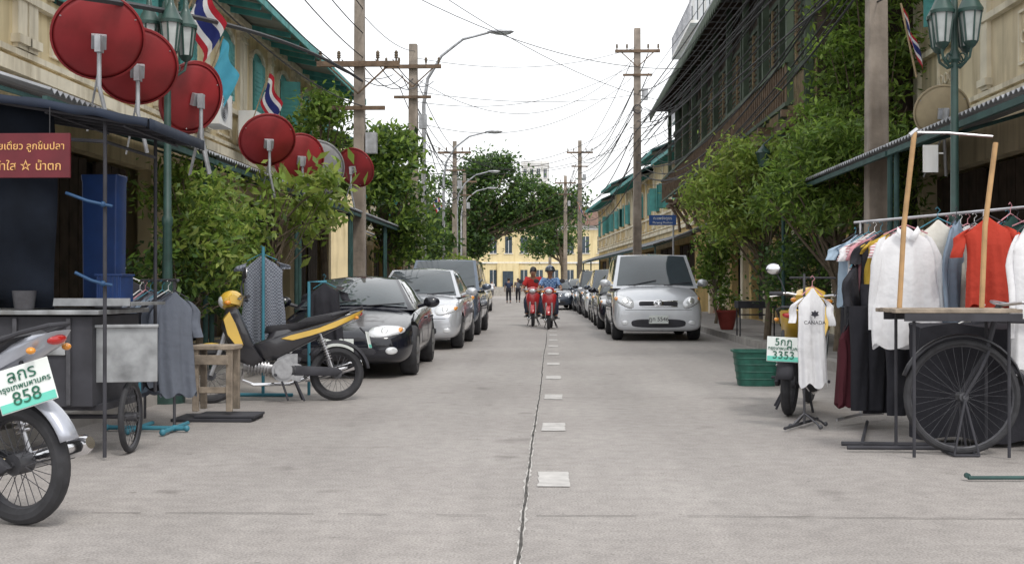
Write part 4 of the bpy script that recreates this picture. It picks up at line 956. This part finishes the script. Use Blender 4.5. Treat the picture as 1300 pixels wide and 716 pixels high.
# ------------------------------------------------------------------ garments
GC='clothes hanging on the stalls'
def garment(loc,rotz,w,h,m,label,sleeve=.25,long=False,depth=.055,hang=True,kind='shirt',collar=False,flare=1.0,seed=None,txt=None,out=None,tilt=0):
    sd=seed or random.uniform(0,9)
    T=thing('shirt' if kind=='shirt' else kind,label,'clothes' ,loc,rotz,GC)
    T.rotation_euler=(0,tilt if tilt else random.uniform(-.05,.05),rotz)
    b=MB(); n=64; rs=[]
    for t in np.linspace(0,1,24):
        if t<.12: k=.26+.74*(t/.12)**.8
        else: k=1-.08*math.sin(min(1,(t-.1)/.5)*math.pi)+ (flare-1)*(t-.1)
        z=-t*h
        hw=w/2*k; dp=depth*(.30+.70*min(1,t*3))
        ring=[]
        for i in range(n):
            a=2*math.pi*i/n
            fo=1+(.16+.36*t)*math.sin(5*a+sd+t*1.2)*min(1,t*3)+(.04+.18*t)*math.sin(11*a+sd*2-t*2.5)+.04*math.sin(17*a+t*5)
            x=hw*math.cos(a)*(1+.018*math.sin(7*t+sd)); y=dp*math.sin(a)*fo
            ring.append((x+.018*t*math.sin(3*t+sd),y+.010*math.sin(4*t+x*9+sd),z-(.045*abs(math.cos(a))**1.5 if t<.14 else 0.0)+.022*t*math.sin(5*a+sd)+.012*t*math.cos(a+sd)))
        rs.append(ring)
    b.rings(rs,caps=False)
    if sleeve:
        for s in(-1,1):
            L=h*(.72 if long else sleeve)*(1+.06*math.sin(sd*5+s)); o_=out if out is not None else (.06 if long else .16)
            N=14; rs=[]
            r0=w*(.10 if long else .125)
            for i in range(N+1):
                t=i/N
                c=Vector((s*(w*.36+.055*min(1,t*3.5)**.7+o_*t*.3+.006*math.sin(t*9+sd+s)),.012*math.sin(t*6+sd+s),-.075-L*t))
                rw=r0*(.55+.45*min(1,t*4))*(1-(.30 if long else -.05)*t); rd=rw*.55
                rs.append([c+Vector((rw*math.cos(a)*(1+.05*math.sin(3*a+t*8+sd)),rd*math.sin(a)*(1+.25*math.sin(4*a+sd+t*6)),.10*rw*s*-math.cos(a)*4*(1-t)**2)) for a in np.linspace(0,2*math.pi,18,endpoint=False)])
            b.rings(rs,caps=False)
    b.obj('fabric',m,T,smooth=70)
    if collar:
        c=MB()
        for s in(-1,1): c.add([(0,-.05,-.09),(s*.075,-.045,.0),(s*.09,-.06,-.04),(s*.035,-.075,-.12)],[(0,1,2,3)])
        c.obj('collar',m,T,solid=.003)
    if hang:
        c=MB(); c.tube([(-w*.36,0,-.055),(0,0,.015),(w*.36,0,-.055)],.005,6); c.tube([(0,0,.01),(0,0,.05),(.02,0,.07),(0,0,.095),(-.015,0,.08)],.003,5); c.obj('hanger',random.choice(['pipeblue','white','c_pink','blackmatte']),T)
    if txt: 
        for k,(s_,sz,z) in enumerate(txt): text(s_,sz,'ink',T,(0,-depth-.034,z),(math.pi/2,0,0))
        e=MB(); P=[(0,.03),(.008,.015),(.026,.02),(.02,.002),(.03,-.008),(.006,-.014),(0,-.03),(-.006,-.014),(-.03,-.008),(-.02,.002),(-.026,.02),(-.008,.015)]
        e.prism([(x*1.1,z*1.1-.20) for x,z in P],'y',-depth-.035,-depth-.032); e.obj('emblem','ink',T,smooth=0)
    return T
def trousers(loc,rotz,m,h,w,label):
    T=thing('trousers',label,'clothes',loc,rotz,GC); b=MB()
    for s in(-1,1):
        rs=[]
        for t in np.linspace(0,1,10):
            rs.append([(s*w*.20+w*.25*(1-.2*t)*math.cos(a)*(1+.1*math.sin(3*a+t*5)),.05*math.sin(a)*(1+.2*math.sin(4*a+t*6)),-h*t) for a in np.linspace(0,2*math.pi,18,endpoint=False)])
        b.rings(rs)
    b.obj('fabric',m,T,smooth=70); return T
A=Vector((2.45,9.7,1.62)); B=Vector((3.75,8.5,1.70)); dirv=(B-A).normalized(); ry=math.atan2(dirv.y,dirv.x)
T=thing('clothes_rack','chrome clothes rack with wheels and low crossbars','clothes rack')
b=MB(); b.cyl(A,B,.012,n=8)
for p in(A.lerp(B,.03),A.lerp(B,.6)):
    b.cyl((p.x,p.y,.05),p,.012,n=8); b.tube([(p.x-.25,p.y-.25,.05),(p.x,p.y,.07),(p.x+.25,p.y+.25,.05)],.012,6)
b.obj('frame','steel',T)
b=MB(); b.cyl((1.97,8.15,.03),(2.72,8.1,.03),.016,n=8); b.cyl((2.1,8.12,.03),(2.5,9.5,.03),.012,n=6); b.cyl((1.75,9.0,.03),(2.15,9.7,.03),.012,n=6)
b.obj('base','blackmatte',T)
T=thing('clothes_rack','low chrome rack holding a white printed tee','clothes rack',(1.98,9.25,0))
b=MB(); b.cyl((-.03,0,.04),(-.03,0,1.2),.010,n=8); b.cyl((-.14,.0,1.17),(.28,.3,1.17),.008,n=8)
for a in(0,1.57,3.14,4.71): b.tube([(-.03,0,.12),(.12*math.cos(a+.4),.12*math.sin(a+.4),.05),(.16*math.cos(a+.4),.16*math.sin(a+.4),.02)],.008,6); b.ball((.16*math.cos(a+.4),.16*math.sin(a+.4),.03),.018)
b.obj('frame','spoke',T)
garment((1.99,9.15,1.09),.1,.225,.74,'c_white','white tee printed with dark lettering on low rack',sleeve=.28,depth=.04,out=.06,txt=[('CANADA',.040,-.265)])
items=[(.01,'c_lblue',.34,.56,.25,False,'pale blue tee'),(.04,'c_white',.34,.58,.25,False,'white tee'),(.07,'c_stripe',.36,.62,.25,False,'striped pink top'),(.10,'c_pink',.34,.56,.25,False,'pale pink tee'),(.13,'c_black',.38,.8,.25,False,'black top'),(.16,'c_yellow',.36,.50,.2,False,'yellow tee'),
 (.20,'c_stripe',.38,.7,.2,False,'pale striped top'),(.44,'c_white',.42,.8,.25,True,'white long-sleeved shirt'),(.47,'c_lblue',.42,.8,.25,True,'light blue shirt'),(.50,'c_blueg',.42,.85,.25,True,'grey-blue shirt'),(.53,'c_white',.42,.75,.25,True,'white shirt'),(.56,'c_stripe',.40,.62,.25,False,'pink striped top'),(.70,'c_dgreen',.44,.75,.25,True,'dark green jacket'),(.74,'c_black',.5,.8,.3,False,'black top'),(.79,'c_dgreen',.45,.8,.3,False,'dark green top'),(.84,'c_blueg',.45,.8,.3,False,'grey-blue top')]
for t,m,w,h,sl,lg,nm in items:
    p=A.lerp(B,t); garment((p.x,p.y,p.z-.10),ry+1.15+random.uniform(-.3,.3),w,h,m,nm+' hanging on the chrome rack',sleeve=sl,long=lg,depth=.04)
garment((2.58,8.75,1.54),.10,.46,.88,'c_white','sheer white long-sleeved shirt hanging in front of rack',long=True,sleeve=.7,collar=True,depth=.055,flare=1.22,seed=3,out=.16)
garment((2.88,8.95,1.60),-.2,.36,.80,'c_cream','cream blouse hanging behind white shirt',long=True,sleeve=.7,depth=.05,flare=1.25,seed=5)
garment((3.10,8.55,1.60),-.1,.34,.64,'c_orange','orange-red tee hanging on the rack',sleeve=.32,depth=.055)
garment((3.34,8.75,1.62),.5,.38,.85,'c_dgreen','dark green top hanging beside an orange tee')
garment((3.16,7.95,1.52),.3,.28,.98,'c_white','white long shirt at the rack end',long=True,sleeve=.6,flare=1.35)
garment((3.0,8.9,1.60),.9,.36,.8,'c_blueg','grey-blue shirt between white garments',long=True)
trousers((2.56,9.3,1.12),.3,'c_black',1.0,.4,'black trousers hanging under the shirts')
trousers((2.64,8.95,.72),.2,'c_black',.58,.36,'black loose trousers below white shirt')
trousers((2.42,9.2,.95),.2,'c_black',.80,.32,'black trousers beside a maroon skirt')
garment((2.40,9.5,1.30),1.1,.42,1.05,'c_black','long black dress hanging at rack end',flare=1.2,kind='dress')
garment((2.30,9.3,.80),.7,.18,.62,'c_maroon','dark maroon skirt hanging low',sleeve=0,kind='skirt',flare=1.2)
garment((3.05,8.5,.90),.1,.5,.6,'c_black','black skirt hanging behind bicycle wheel',sleeve=0,kind='skirt',flare=1.1)
garment((2.52,9.95,1.5),.9,.42,.9,'c_black','black blouse at the back of rack')
T=thing('stall_table','worn wooden board table on thin steel legs','table',(2.58,7.85,0))
b=MB()
for k in range(5): b.box((.005*(k%3),-.20+k*.1,.945+.003*(k%2)),(.80-.01*(k%2),.092,.026))
b.obj('top','board',T,smooth=0,bevel=.004)
b=MB(); 
for x in(-.27,.33):
    for y in(-.2,.2): b.cyl((x,y,0.01),(x,y,.93),.011,n=8)
b.box((.03,-.235,.905),(.74,.02,.05)); b.box((.03,.235,.905),(.74,.02,.05)); b.cyl((-.62,.1,.03),(.1,.1,.03),.014,n=8); b.obj('frame','blackmatte',T,smooth=30)
T=thing('stall_pole','two bamboo poles joined by a steel crossbar','pole',(2.3,7.9,0))
b=MB(); b.tube([(-.01,0,.96),(.02,0,1.5),(.09,.0,2.12)],.017,10); b.tube([(.52,-.02,.96),(.55,0,1.5),(.62,0,2.05)],.017,10); b.obj('pole','bamboo',T)
b=MB(); b.tube([(.07,0,2.12),(.3,0,2.115),(.60,0,2.09)],.009,8); b.cyl((.06,0,2.10),(.11,0,2.14),.016,n=8); b.obj('crossbar','steel',T)
T=thing('floor_bar','dark teal steel bar lying on the road','bar',(2.35,6.78,0)); b=MB(); b.tube([(0,0,.02),(.5,.02,.02)],.011,8); b.tube([(.0,0,.03),(.0,.03,.03)],.016,8); b.obj('bar','tealdark',T)
T=thing('bicycle','old black bicycle with large spoked wheels on stand','bicycle',(3.25,7.85,0),R(180))
for x in(.57,-.57): wheel_spoked(T,(x,0,.38),.38,.024,spokes=36,hub=.03,sm='spoke',sr=.0011)
b=MB(); H1=(.36,0,.88);H2=(.40,0,.70);BB=(-.08,0,.30);ST=(-.26,0,.86)
for p,q in((H1,ST),(H2,BB),(BB,ST)): b.cyl(p,q,.016,n=8)
for s in(-1,1): b.cyl((-.57,s*.05,.38),BB,.009,n=6); b.cyl((-.57,s*.05,.38),ST,.008,n=6); b.tube([(.40,s*.02,.68),(.47,s*.05,.55),(.57,s*.05,.38)],.012,6)
b.cyl((.33,0,.98),(.41,0,.68),.02,n=8); b.obj('frame','blackmatte',T)
b=arc(.57,.38,.41,20,170,.03,lip=.015); b.obj('mudguard','black',T,smooth=60,solid=.003)
b=MB(); b.tube([(.15,.30,.98),(.28,.27,1.0),(.33,0,.98),(.28,-.27,1.0),(.15,-.30,.98)],.012,7); b.obj('handlebar','steel',T)
b=MB(); b.ball((-.28,0,.92),(.14,.09,.04)); b.obj('saddle','seat',T)
b=MB(); b.tube([(.50,.12,.01),(.57,.06,.36)],.008,6); b.tube([(.50,-.12,.01),(.57,-.06,.36)],.008,6); b.tube([(.66,.12,.01),(.57,.06,.36)],.008,6); b.tube([(.66,-.12,.01),(.57,-.06,.36)],.008,6); b.cyl((.5,.12,.012),(.5,-.12,.012),.009,n=6);b.cyl((.66,.12,.012),(.66,-.12,.012),.009,n=6);b.cyl((.5,.12,.012),(.66,.12,.012),.009,n=6);b.cyl((.5,-.12,.012),(.66,-.12,.012),.009,n=6); b.obj('stand','blackmatte',T)
b=MB(); b.torus((-.08,-.05,.30),(0,1,0),.09,.006,n=24,m=5); b.cyl((-.08,-.07,.30),(.02,-.09,.16),.009,n=6); b.box((.02,-.12,.16),(.08,.06,.02)); b.obj('crank','steel',T)
T=thing('cargo_cloth','dark cloth bundle draped over trolley behind bicycle','cloth',(3.05,8.40,.03))
b=MB()
def dr(u,v):
    a=2*math.pi*u; return ((.52+.03*math.sin(9*a+v*5))*math.cos(a),(.22+.03*math.sin(7*a))*math.sin(a),.80-.78*v+.02*math.sin(5*a))
b.grid(dr,48,8); b.add([dr(i/48,0) for i in range(48)],[tuple(range(48))]); b.obj('fabric','c_black',T,smooth=60)
T=thing('laundry_basket','dark green plastic basket standing on the road','basket',(2.27,13.3,0))
b=MB()
def rr_ring(w,d,z,n=32):
    out=[]
    for k in range(n):
        t=2*math.pi*k/n; c,s=math.cos(t),math.sin(t); out.append((w*abs(c)**.5*(1 if c>0 else -1),d*abs(s)**.5*(1 if s>0 else -1),z))
    return out
b.rings([rr_ring(.20,.15,.0),rr_ring(.215,.16,.1),rr_ring(.235,.175,.24),rr_ring(.25,.19,.37),rr_ring(.275,.21,.375),rr_ring(.275,.21,.395),rr_ring(.25,.19,.395),rr_ring(.215,.16,.1),rr_ring(.19,.14,.012)])
for z,w,d in((.08,.214,.159),(.16,.225,.168),(.24,.237,.177),(.31,.246,.185)): b.tube([Vector(p) for p in rr_ring(w,d,z)+[rr_ring(w,d,z)[0]]],.007,5,caps=False)
b.obj('shell','basket',T)
# ------------------------------------------------------------------ left food cart
T=thing('food_cart','noodle food cart with navy canopy and steel counter','food cart',(-3.4,7.85,0))
b=MB()
def cv(u,v):
    x=-1.25+2.12*u; y=-.55+1.15*v; z=2.40-.05*u-.20*u*u
    return (x,y,z-.012*math.sin(u*math.pi*4)*math.sin(v*math.pi)-.004*math.sin(u*35))
b.grid(cv,24,10)
def val(u,v): x,y,z=cv(u,0); return (x,y-.008,z-.055*v-.004*v*math.sin(u*50))
b.grid(val,60,2); 
def val2(u,v): x,y,z=cv(1,u); return (x+.008,y,z-.07*v)
b.grid(val2,10,2)
b.obj('canopy','navy',T,smooth=60,solid=.006)
b=MB()
for x,y in((.56,-.45),(.56,.5),(-1.1,-.5),(-1.1,.5)): b.cyl((x,y,.02 if x>0 and y<0 else .35),(x,y,2.15 if x>0 else 2.35),.013,n=8)
for y in(-.5,-.25,0,.25,.5): b.tube([(-1.2,y,2.36),(-.2,y,2.28),(.84,y,2.11)],.012,6)
for x in(-.8,-.3,.2,.7): b.cyl((x,-.5,2.33-.05*(x+1.25)/2.1-.2*((x+1.25)/2.1)**2),(x,.55,2.33-.05*(x+1.25)/2.1-.2*((x+1.25)/2.1)**2),.01,n=6)
b.cyl((-1.1,-.45,2.12),(.56,-.45,2.02),.012,n=6); b.cyl((.56,-.45,2.02),(.56,.5,2.02),.012,n=6)
b.obj('frame','blackmatte',T)
b=MB(); b.box((-.40,.05,.62),(1.7,.85,.58)); b.m=1; b.box((-.38,.05,.935),(1.78,.95,.03)); b.m=2
for k in range(5): b.box((-1.1+k*.35,-.385,.62),(.03,.02,.56))
b.m=1; b.box((-.15,-.385,.60),(.22,.015,.30)); b.box((.2,-.385,.72),(.16,.015,.12))
b.obj('counter',['blackmatte','worn_metal','spoke'],T,smooth=0,bevel=.006)
b=MB(); b.box((.62,-.25,.66),(.40,.03,.36),rot=(0,0,R(14))); b.box((.62,-.265,.845),(.42,.05,.02),rot=(0,0,R(14))); b.obj('splash_panel','worn_metal',T,smooth=0,bevel=.004)
b=MB(); b.box((.25,.1,.985),(.8,.7,.02)); b.box((.25,-.25,1.0),(.8,.012,.05)); b.obj('tray','worn_metal',T,smooth=30)
b=MB()
def tarp(u,v): return (-1.2+1.35*u,-.25+.05*math.sin(u*13)+.03*math.sin(v*7+u*4),.96+1.35*v)
b.grid(tarp,30,10); b.obj('tarpaulin','tarp',T,smooth=60,solid=.004)
for x,hh in((-.55,.10),(-.25,.07),(.0,.12)):
    b=MB(); b.rev([(0,.955),(.06,.955),(.075,.955+hh),(.07,.955+hh),(.055,.965),(0,.965)],(x,-.36,0),n=20); b.obj('bowl','spoke',T)
for x in(.60,-1.0):
    q=wheel_spoked(T,(x,-.10,.24),.24,.02,spokes=20,hub=.03)
    q.rotation_euler=(0,0,R(94))
b=MB(); b.cyl((-1.05,-.1,.24),(.65,-.1,.24),.015,n=8); b.box((-.3,.05,.32),(1.6,.7,.04)); b.cyl((-.8,-.3,.0),(-.8,-.3,.46),.02,n=8); b.cyl((-.8,.3,.0),(-.8,.3,.46),.02,n=8); b.obj('undercarriage','blackmatte',T)
b=MB()
for z,dx in((1.62,-.22),(1.12,-.16)):
    b.tube([(.56+dx,-.53,z+.07),(.56+dx*.4,-.51,z+.02),(.56,-.49,z),(.61,-.46,z-.01)],.010,8)
    b.ball((.56,-.485,z),.019)
b.obj('bracket','pipenavy',T)
T=thing('plastic_crate','tall flat dark blue plastic tub standing on the cart','tub',(-3.19,8.3,.98))
b=MB(); b.rings([[(x*s,y*s,z) for x,y in((-.12,-.10),(.12,-.10),(.13,-.08),(.13,.08),(.12,.10),(-.12,.10),(-.13,.08),(-.13,-.08))] for z,s in((.02,.93),(.1,.95),(.86,1.0),(.88,1.04),(.91,1.04))])
b.obj('shell','plasblue',T,smooth=30,bevel=.006)
T=thing('plastic_crate','ribbed dark blue crate on the cart counter','crate',(-3.02,8.05,.985)); b=MB()
b.box((0,0,.10),(.17,.24,.18))
for k in range(6): b.box((-.07+k*.028,-.123,.10),(.009,.012,.19))
b.box((0,0,.195),(.19,.26,.016)); b.obj('shell','plasblue',T,smooth=0,bevel=.004)
T=thing('hanging_sign','dark red noodle stall sign with yellow Thai lettering','sign',(-3.41,7.2,1.91))
b=MB(); b.box((0,0,0),(.86,.02,.275)); b.m=1; b.cyl((.3,0,.13),(.3,0,.3),.004,n=5); b.cyl((-.3,0,.13),(-.3,0,.3),.004,n=5); b.obj('board',['signred','cable'],T,smooth=0,bevel=.003)
text('ก๋วยเตี๋ยว ลูกชิ้นปลา',.062,'inkyellow',T,(.40,-.012,.055),(math.pi/2,0,0),align='RIGHT')
text('น้ำใส ☆ น้ำตก',.074,'inkyellow',T,(.38,-.012,-.068),(math.pi/2,0,0),align='RIGHT')
T=thing('clothes_rack','low rail of grey shirts beside the food cart','clothes rack',(-3.05,9.4,0))
b=MB(); b.cyl((-.35,.25,1.15),(.15,-.35,1.15),.012,n=8); b.cyl((.1,-.28,.02),(.1,-.28,1.15),.012,n=8); b.cyl((-.3,.2,.02),(-.3,.2,1.15),.012,n=8); b.obj('frame','spoke',T)
for k,(m,h) in enumerate((('c_grey',.80),('c_black',.8),('c_grey',.82),('c_blueg',.78),('c_black',.76),('c_grey',.72),('c_grey',.80))):
    garment((-3.42+k*.08,9.68-k*.10,1.06),.75+random.uniform(-.2,.3),.32,h,m,'dark grey shirt hanging by food cart',sleeve=.35,out=.04,depth=.04)
T=thing('pipe_stand','blue plastic pipe feet of a display stand','stand',(-3.05,8.9,0))
b=MB(); b.tube([(-.35,-.0,.03),(.28,-.05,.03)],.017,8); b.tube([(-.1,.3,.03),(-.1,-.25,.03)],.017,8); b.tube([(.18,.3,.03),(.18,-.3,.03)],.017,8)
for p in((-.35,0,.03),(.28,-.05,.03),(-.1,-.25,.03),(.18,-.3,.03),(-.1,0,.03),(.18,-.03,.03)): b.ball(p,.025,n=10,m=6)
b.cyl((-.1,0,.03),(-.1,0,.8),.014,n=8); b.obj('pipe','pipeblue',T)
T=thing('wooden_stool','rough wooden stool with worn plank top','stool',(-2.80,9.75,0))
b=MB(); b.box((0,0,.60),(.36,.30,.035))
for x in(-.14,.14):
    for y in(-.11,.11): b.box((x,y,.33),(.05,.045,.51))
b.box((0,-.11,.25),(.229,.02,.05)); b.box((0,-.145,.50),(.28,.02,.08)); b.obj('frame','board',T,smooth=0,bevel=.005)
T=thing('rubber_mat','stacked black rubber mats beneath wooden stool','mat',(-2.78,9.72,0)); b=MB(); b.box((0,0,.014),(.66,.42,.024)); b.box((.1,.0,.039),(.5,.36,.022)); b.obj('sheet','blackmatte',T,smooth=0,bevel=.005)
garment((-2.94,11.85,1.42),.05,.42,.98,'c_check','grey checkered sleeveless dress on pipe stand',sleeve=.08,flare=1.12,kind='dress',depth=.05,out=.1)
T=thing('pipe_stand','tall teal pipe display stand holding a dress','stand',(-2.90,11.74,0)); b=MB(); b.tube([(0,0,0),(0,0,1.50)],.016,10); b.tube([(-.3,0,.02),(.3,0,.02)],.018,8); b.tube([(.42,.2,0),(.42,.2,1.15),(.6,.2,1.15)],.016,8); b.obj('pipe','pipeblue',T)
garment((-2.45,12.6,1.14),.1,.34,.6,'c_black','black tee hanging on teal pipe',sleeve=.2)
garment((-3.9,10.6,1.2),.4,.5,.7,'c_black','black shirt hung behind stall')
T=thing('flower_pot','red glazed flower pot on pavement with shrub','flower pot',(3.95,27,.13))
b=MB(); b.rev([(.0,0),(.14,0),(.17,.1),(.23,.38),(.25,.4),(.25,.44),(.21,.44),(.19,.36),(0,.36)],n=24); b.obj('pot','terracotta',T)
o=bpy.data.objects.new('foliage',leaves([(0,0,.75,.25,.25,.3)],12,24,.07,['leaf_a','leaf_l'],.1)); COL.objects.link(o); o.parent=T
T=thing('grill_table','black metal grill table on thin legs','table',(3.98,23.4,.13)); b=MB(); b.box((0,0,.62),(.75,.5,.14)); b.box((0,0,.42),(.6,.4,.02))
for x in(-.33,.33):
    for y in(-.2,.2): b.cyl((x,y,0),(x,y,.6),.016,n=6)
b.obj('body','blackmatte',T,smooth=0,bevel=.01)
T=thing('street_sign','blue street name sign with white Thai and English text','sign',(3.05,33,2.95))
b=MB(); b.box((0,0,0),(.75,.02,.28)); b.m=1; b.cyl((.3,.02,-2.9),(.3,.02,.2),.025,n=8); b.obj('plate',['signblue','galv'],T,smooth=0)
text('ถ.แพร่งภูธร',.11,'inkwhite',T,(0,-.013,.05),(math.pi/2,0,0)); text('Phraeng Phuthon',.08,'inkwhite',T,(0,-.013,-.07),(math.pi/2,0,0))
T=thing('notice_sign','small white notice board fixed near lamp post','sign',(3.72,11.4,2.32)); b=MB(); b.box((-.12,0,0),(.14,.02,.26)); b.cyl((0,0,.05),(-.1,0,.05),.008,n=6); b.obj('plate','white',T,smooth=0)
# ------------------------------------------------------------------ vegetation
tree('potted_shrub','leafy shrub spilling under the tin awning','shrub',(-3.95,12.9,0),1.5,[(.0,0,1.9,.5,.7,.5),(.35,-.4,1.5,.45,.5,.45),(-.3,.6,2.3,.4,.5,.35),(.3,.9,1.7,.35,.5,.4)],26,45,.055,['leaf_a','leaf_l','leaf_y'],.04,.13,elong=2)
tree('potted_shrub','lower dark green shrub behind hanging shirts','shrub',(-3.9,12.2,0),.8,[(-.1,0,1.2,.4,.5,.35),(.2,1.6,1.1,.4,.5,.4)],22,40,.06,['leaf_a','leaf_d'],.03,.12)
tree('climbing_plant','thin bright climbing plant with sparse leaves','plant',(-3.75,15.8,0),2.0,[(.1,0,2.35,.45,.8,.28),(.5,.2,2.1,.45,.5,.22),(.2,1.2,2.0,.3,.5,.3),(.6,-.3,2.5,.3,.4,.12)],14,12,.10,['leaf_y','leaf_l'],.03,.15,elong=2)
tree('street_tree','green tree rising above the red dishes','tree',(-4.9,25,0),3.6,[(0,0,4.3,.7,.9,.6),(.2,-.6,4.8,.4,.6,.3),(-.4,1,4.0,.6,.7,.6),(.2,.4,3.4,.5,.7,.4)],26,30,.09,['leaf_a','leaf_l'],.08,.2,elong=2)
tree('street_tree','dense narrow tree between utility poles','tree',(-4.35,30.5,0),3.2,[(.3,0,4.3,.8,.9,.8),(.2,-.3,3.3,.85,.8,.8),(.5,.4,2.4,.7,.8,.7),(0,.6,4.9,.5,.6,.4),(-.4,0,4.2,.7,.8,.7)],34,42,.10,['leaf_a','leaf_l','leaf_l','leaf_d'],.1,.22,elong=2)
tree('street_tree','green tree beside concrete pole','tree',(-5.0,40,0),3.4,[(0,0,4.0,1.2,1.2,1.2),(.5,.5,2.6,1,1,.8)],34,40,.14,['leaf_a','leaf_d'],.12,.3)
tree('roadside_bush','pale green bush beside far kerb','bush',(-5.2,58,0),1.0,[(0,0,2.0,1.1,1.3,1.0),(.3,2,1.6,.9,1.2,.9)],30,40,.16,['leaf_l','leaf_y'],.08,.3)
tree('street_tree','large dark spreading tree at the end of street','tree',(-8.3,98,0),5,[(0,0,8.3,3.2,3,2.6),(3.6,0,9.3,2.8,3,2.0),(6.6,.3,8.4,2.2,2.6,1.7),(-.5,-1,5.0,2.4,2.6,2.2),(2.5,.5,7.0,2.6,2.6,1.5),(5.4,.5,6.9,2.2,2.6,1.1),(3,0,10.9,2,2,1.1),(-2.5,0,6.5,2,2.4,2),(9.0,.3,7.9,2.0,2.4,1.5),(1.6,0,4.8,1.6,2,1.2)],56,44,.24,['leaf_d','leaf_a','leaf_d'],.35,.55,elong=1.5)
tree('street_tree','dark tree behind far parked cars','tree',(-11.5,92,0),4,[(0,0,6,3,3,3),(2,0,4,2,2,2)],50,44,.26,['leaf_d','leaf_a'],.3,.55)
tree('street_tree','dark tree beside the far yellow building','tree',(1.0,112,0),4,[(0,0,7,2.4,2.5,2.4),(-1.6,0,5.4,2.0,2,1.4)],46,44,.24,['leaf_d','leaf_a'],.3,.5)
tree('street_tree','feathery light green tree in front of timber house','tree',(3.95,22.0,0),2.0,[(-.2,0,3.0,.95,.9,.5),(-.85,.2,2.85,.6,.7,.4),(.5,-.4,3.25,.8,.8,.5),(.4,.3,2.4,.7,.7,.4),(-.35,-.2,3.5,.65,.5,.28),(-.6,0,2.3,.5,.6,.3)],32,48,.055,['leaf_l','leaf_y'],.06,.20,elong=2.6)
tree('street_tree','dark green shrub tree at the pavement edge','tree',(4.3,18.0,0),1.8,[(-.1,0,2.75,.85,.8,.5),(.25,-.5,2.3,.85,.7,.45),(-.6,.3,2.45,.65,.6,.4),(.5,.3,3.25,.7,.7,.4),(-.2,-.1,3.2,.6,.6,.3)],36,50,.05,['leaf_a','leaf_l'],.07,.18,elong=2.8,droop=.4)
tree('climbing_plant','vine mass climbing the gap between houses','plant',(5.3,19.8,0),4.0,[(0,0,4.3,.9,.8,.8),(.4,0,5.4,.8,.7,.7),(-.7,-.2,3.7,.8,.7,.6),(.4,0,3.3,.8,.7,.6),(-.2,.2,5.9,.5,.6,.5),(-.5,0,4.9,.6,.6,.5)],30,44,.065,['leaf_a','leaf_l','leaf_l'],.06,.22,elong=2.2)
tree('climbing_plant','dark shrubs below the small trees','plant',(4.3,19.5,0),1.0,[(-.1,0,1.5,.6,.8,.5),(.4,-.8,1.2,.6,.7,.5),(-.2,.9,1.1,.5,.6,.5),(-.1,2.2,1.5,.4,.7,.6)],30,44,.06,['leaf_d','leaf_a'],.04,.16)
tree('potted_shrub','leafy pot plant beside the shop pillars','shrub',(4.3,31.5,0),1.0,[(0,0,2.2,.35,.5,.5),(0,.3,1.5,.35,.5,.5)],24,36,.09,['leaf_a','leaf_l'],.04,.16)
# ------------------------------------------------------------------ camera, light, world
cam=bpy.data.cameras.new('camera'); co=bpy.data.objects.new('camera',cam); COL.objects.link(co); scene.camera=co
cam.lens=41.54; cam.sensor_width=36; cam.clip_end=2000; cam.clip_start=.05
co.location=(0,0,1.1); co.rotation_euler=(R(90.23),0,R(1.985))
w=bpy.data.worlds.new('World'); scene.world=w; w.use_nodes=True; nt=w.node_tree; bg=nt.nodes['Background']
AZ=R(150); EL=R(54)
sky=nt.nodes.new('ShaderNodeTexSky'); sky.sky_type='NISHITA'; sky.sun_disc=False; sky.sun_elevation=EL; sky.sun_rotation=AZ; sky.dust_density=3
tc=nt.nodes.new('ShaderNodeTexCoord'); n=nt.nodes.new('ShaderNodeTexNoise'); n.inputs['Scale'].default_value=1.6; n.inputs['Detail'].default_value=5
nt.links.new(tc.outputs['Generated'],n.inputs['Vector'])
rp=nt.nodes.new('ShaderNodeValToRGB'); rp.color_ramp.elements[0].color=(8.9,9.05,9.2,1); rp.color_ramp.elements[1].color=(9.9,9.9,9.9,1); rp.color_ramp.elements[0].position=.35; rp.color_ramp.elements[1].position=.65
nt.links.new(n.outputs['Fac'],rp.inputs['Fac'])
mx=nt.nodes.new('ShaderNodeMixRGB'); mx.inputs['Fac'].default_value=.9; nt.links.new(sky.outputs[0],mx.inputs[1]); nt.links.new(rp.outputs['Color'],mx.inputs[2])
nt.links.new(mx.outputs[0],bg.inputs['Color']); bg.inputs['Strength'].default_value=.15
sl=bpy.data.lights.new('sun','SUN'); sl.energy=1.5; sl.angle=R(12); sl.color=(1,.96,.9); so=bpy.data.objects.new('sun',sl); COL.objects.link(so)
d=Vector((math.sin(AZ)*math.cos(EL),math.cos(AZ)*math.cos(EL),math.sin(EL)))
so.rotation_euler=d.to_track_quat('Z','Y').to_euler(); so.location=(10,0,20)
scene.view_settings.view_transform='Standard'; scene.view_settings.look='None'; scene.view_settings.exposure=0
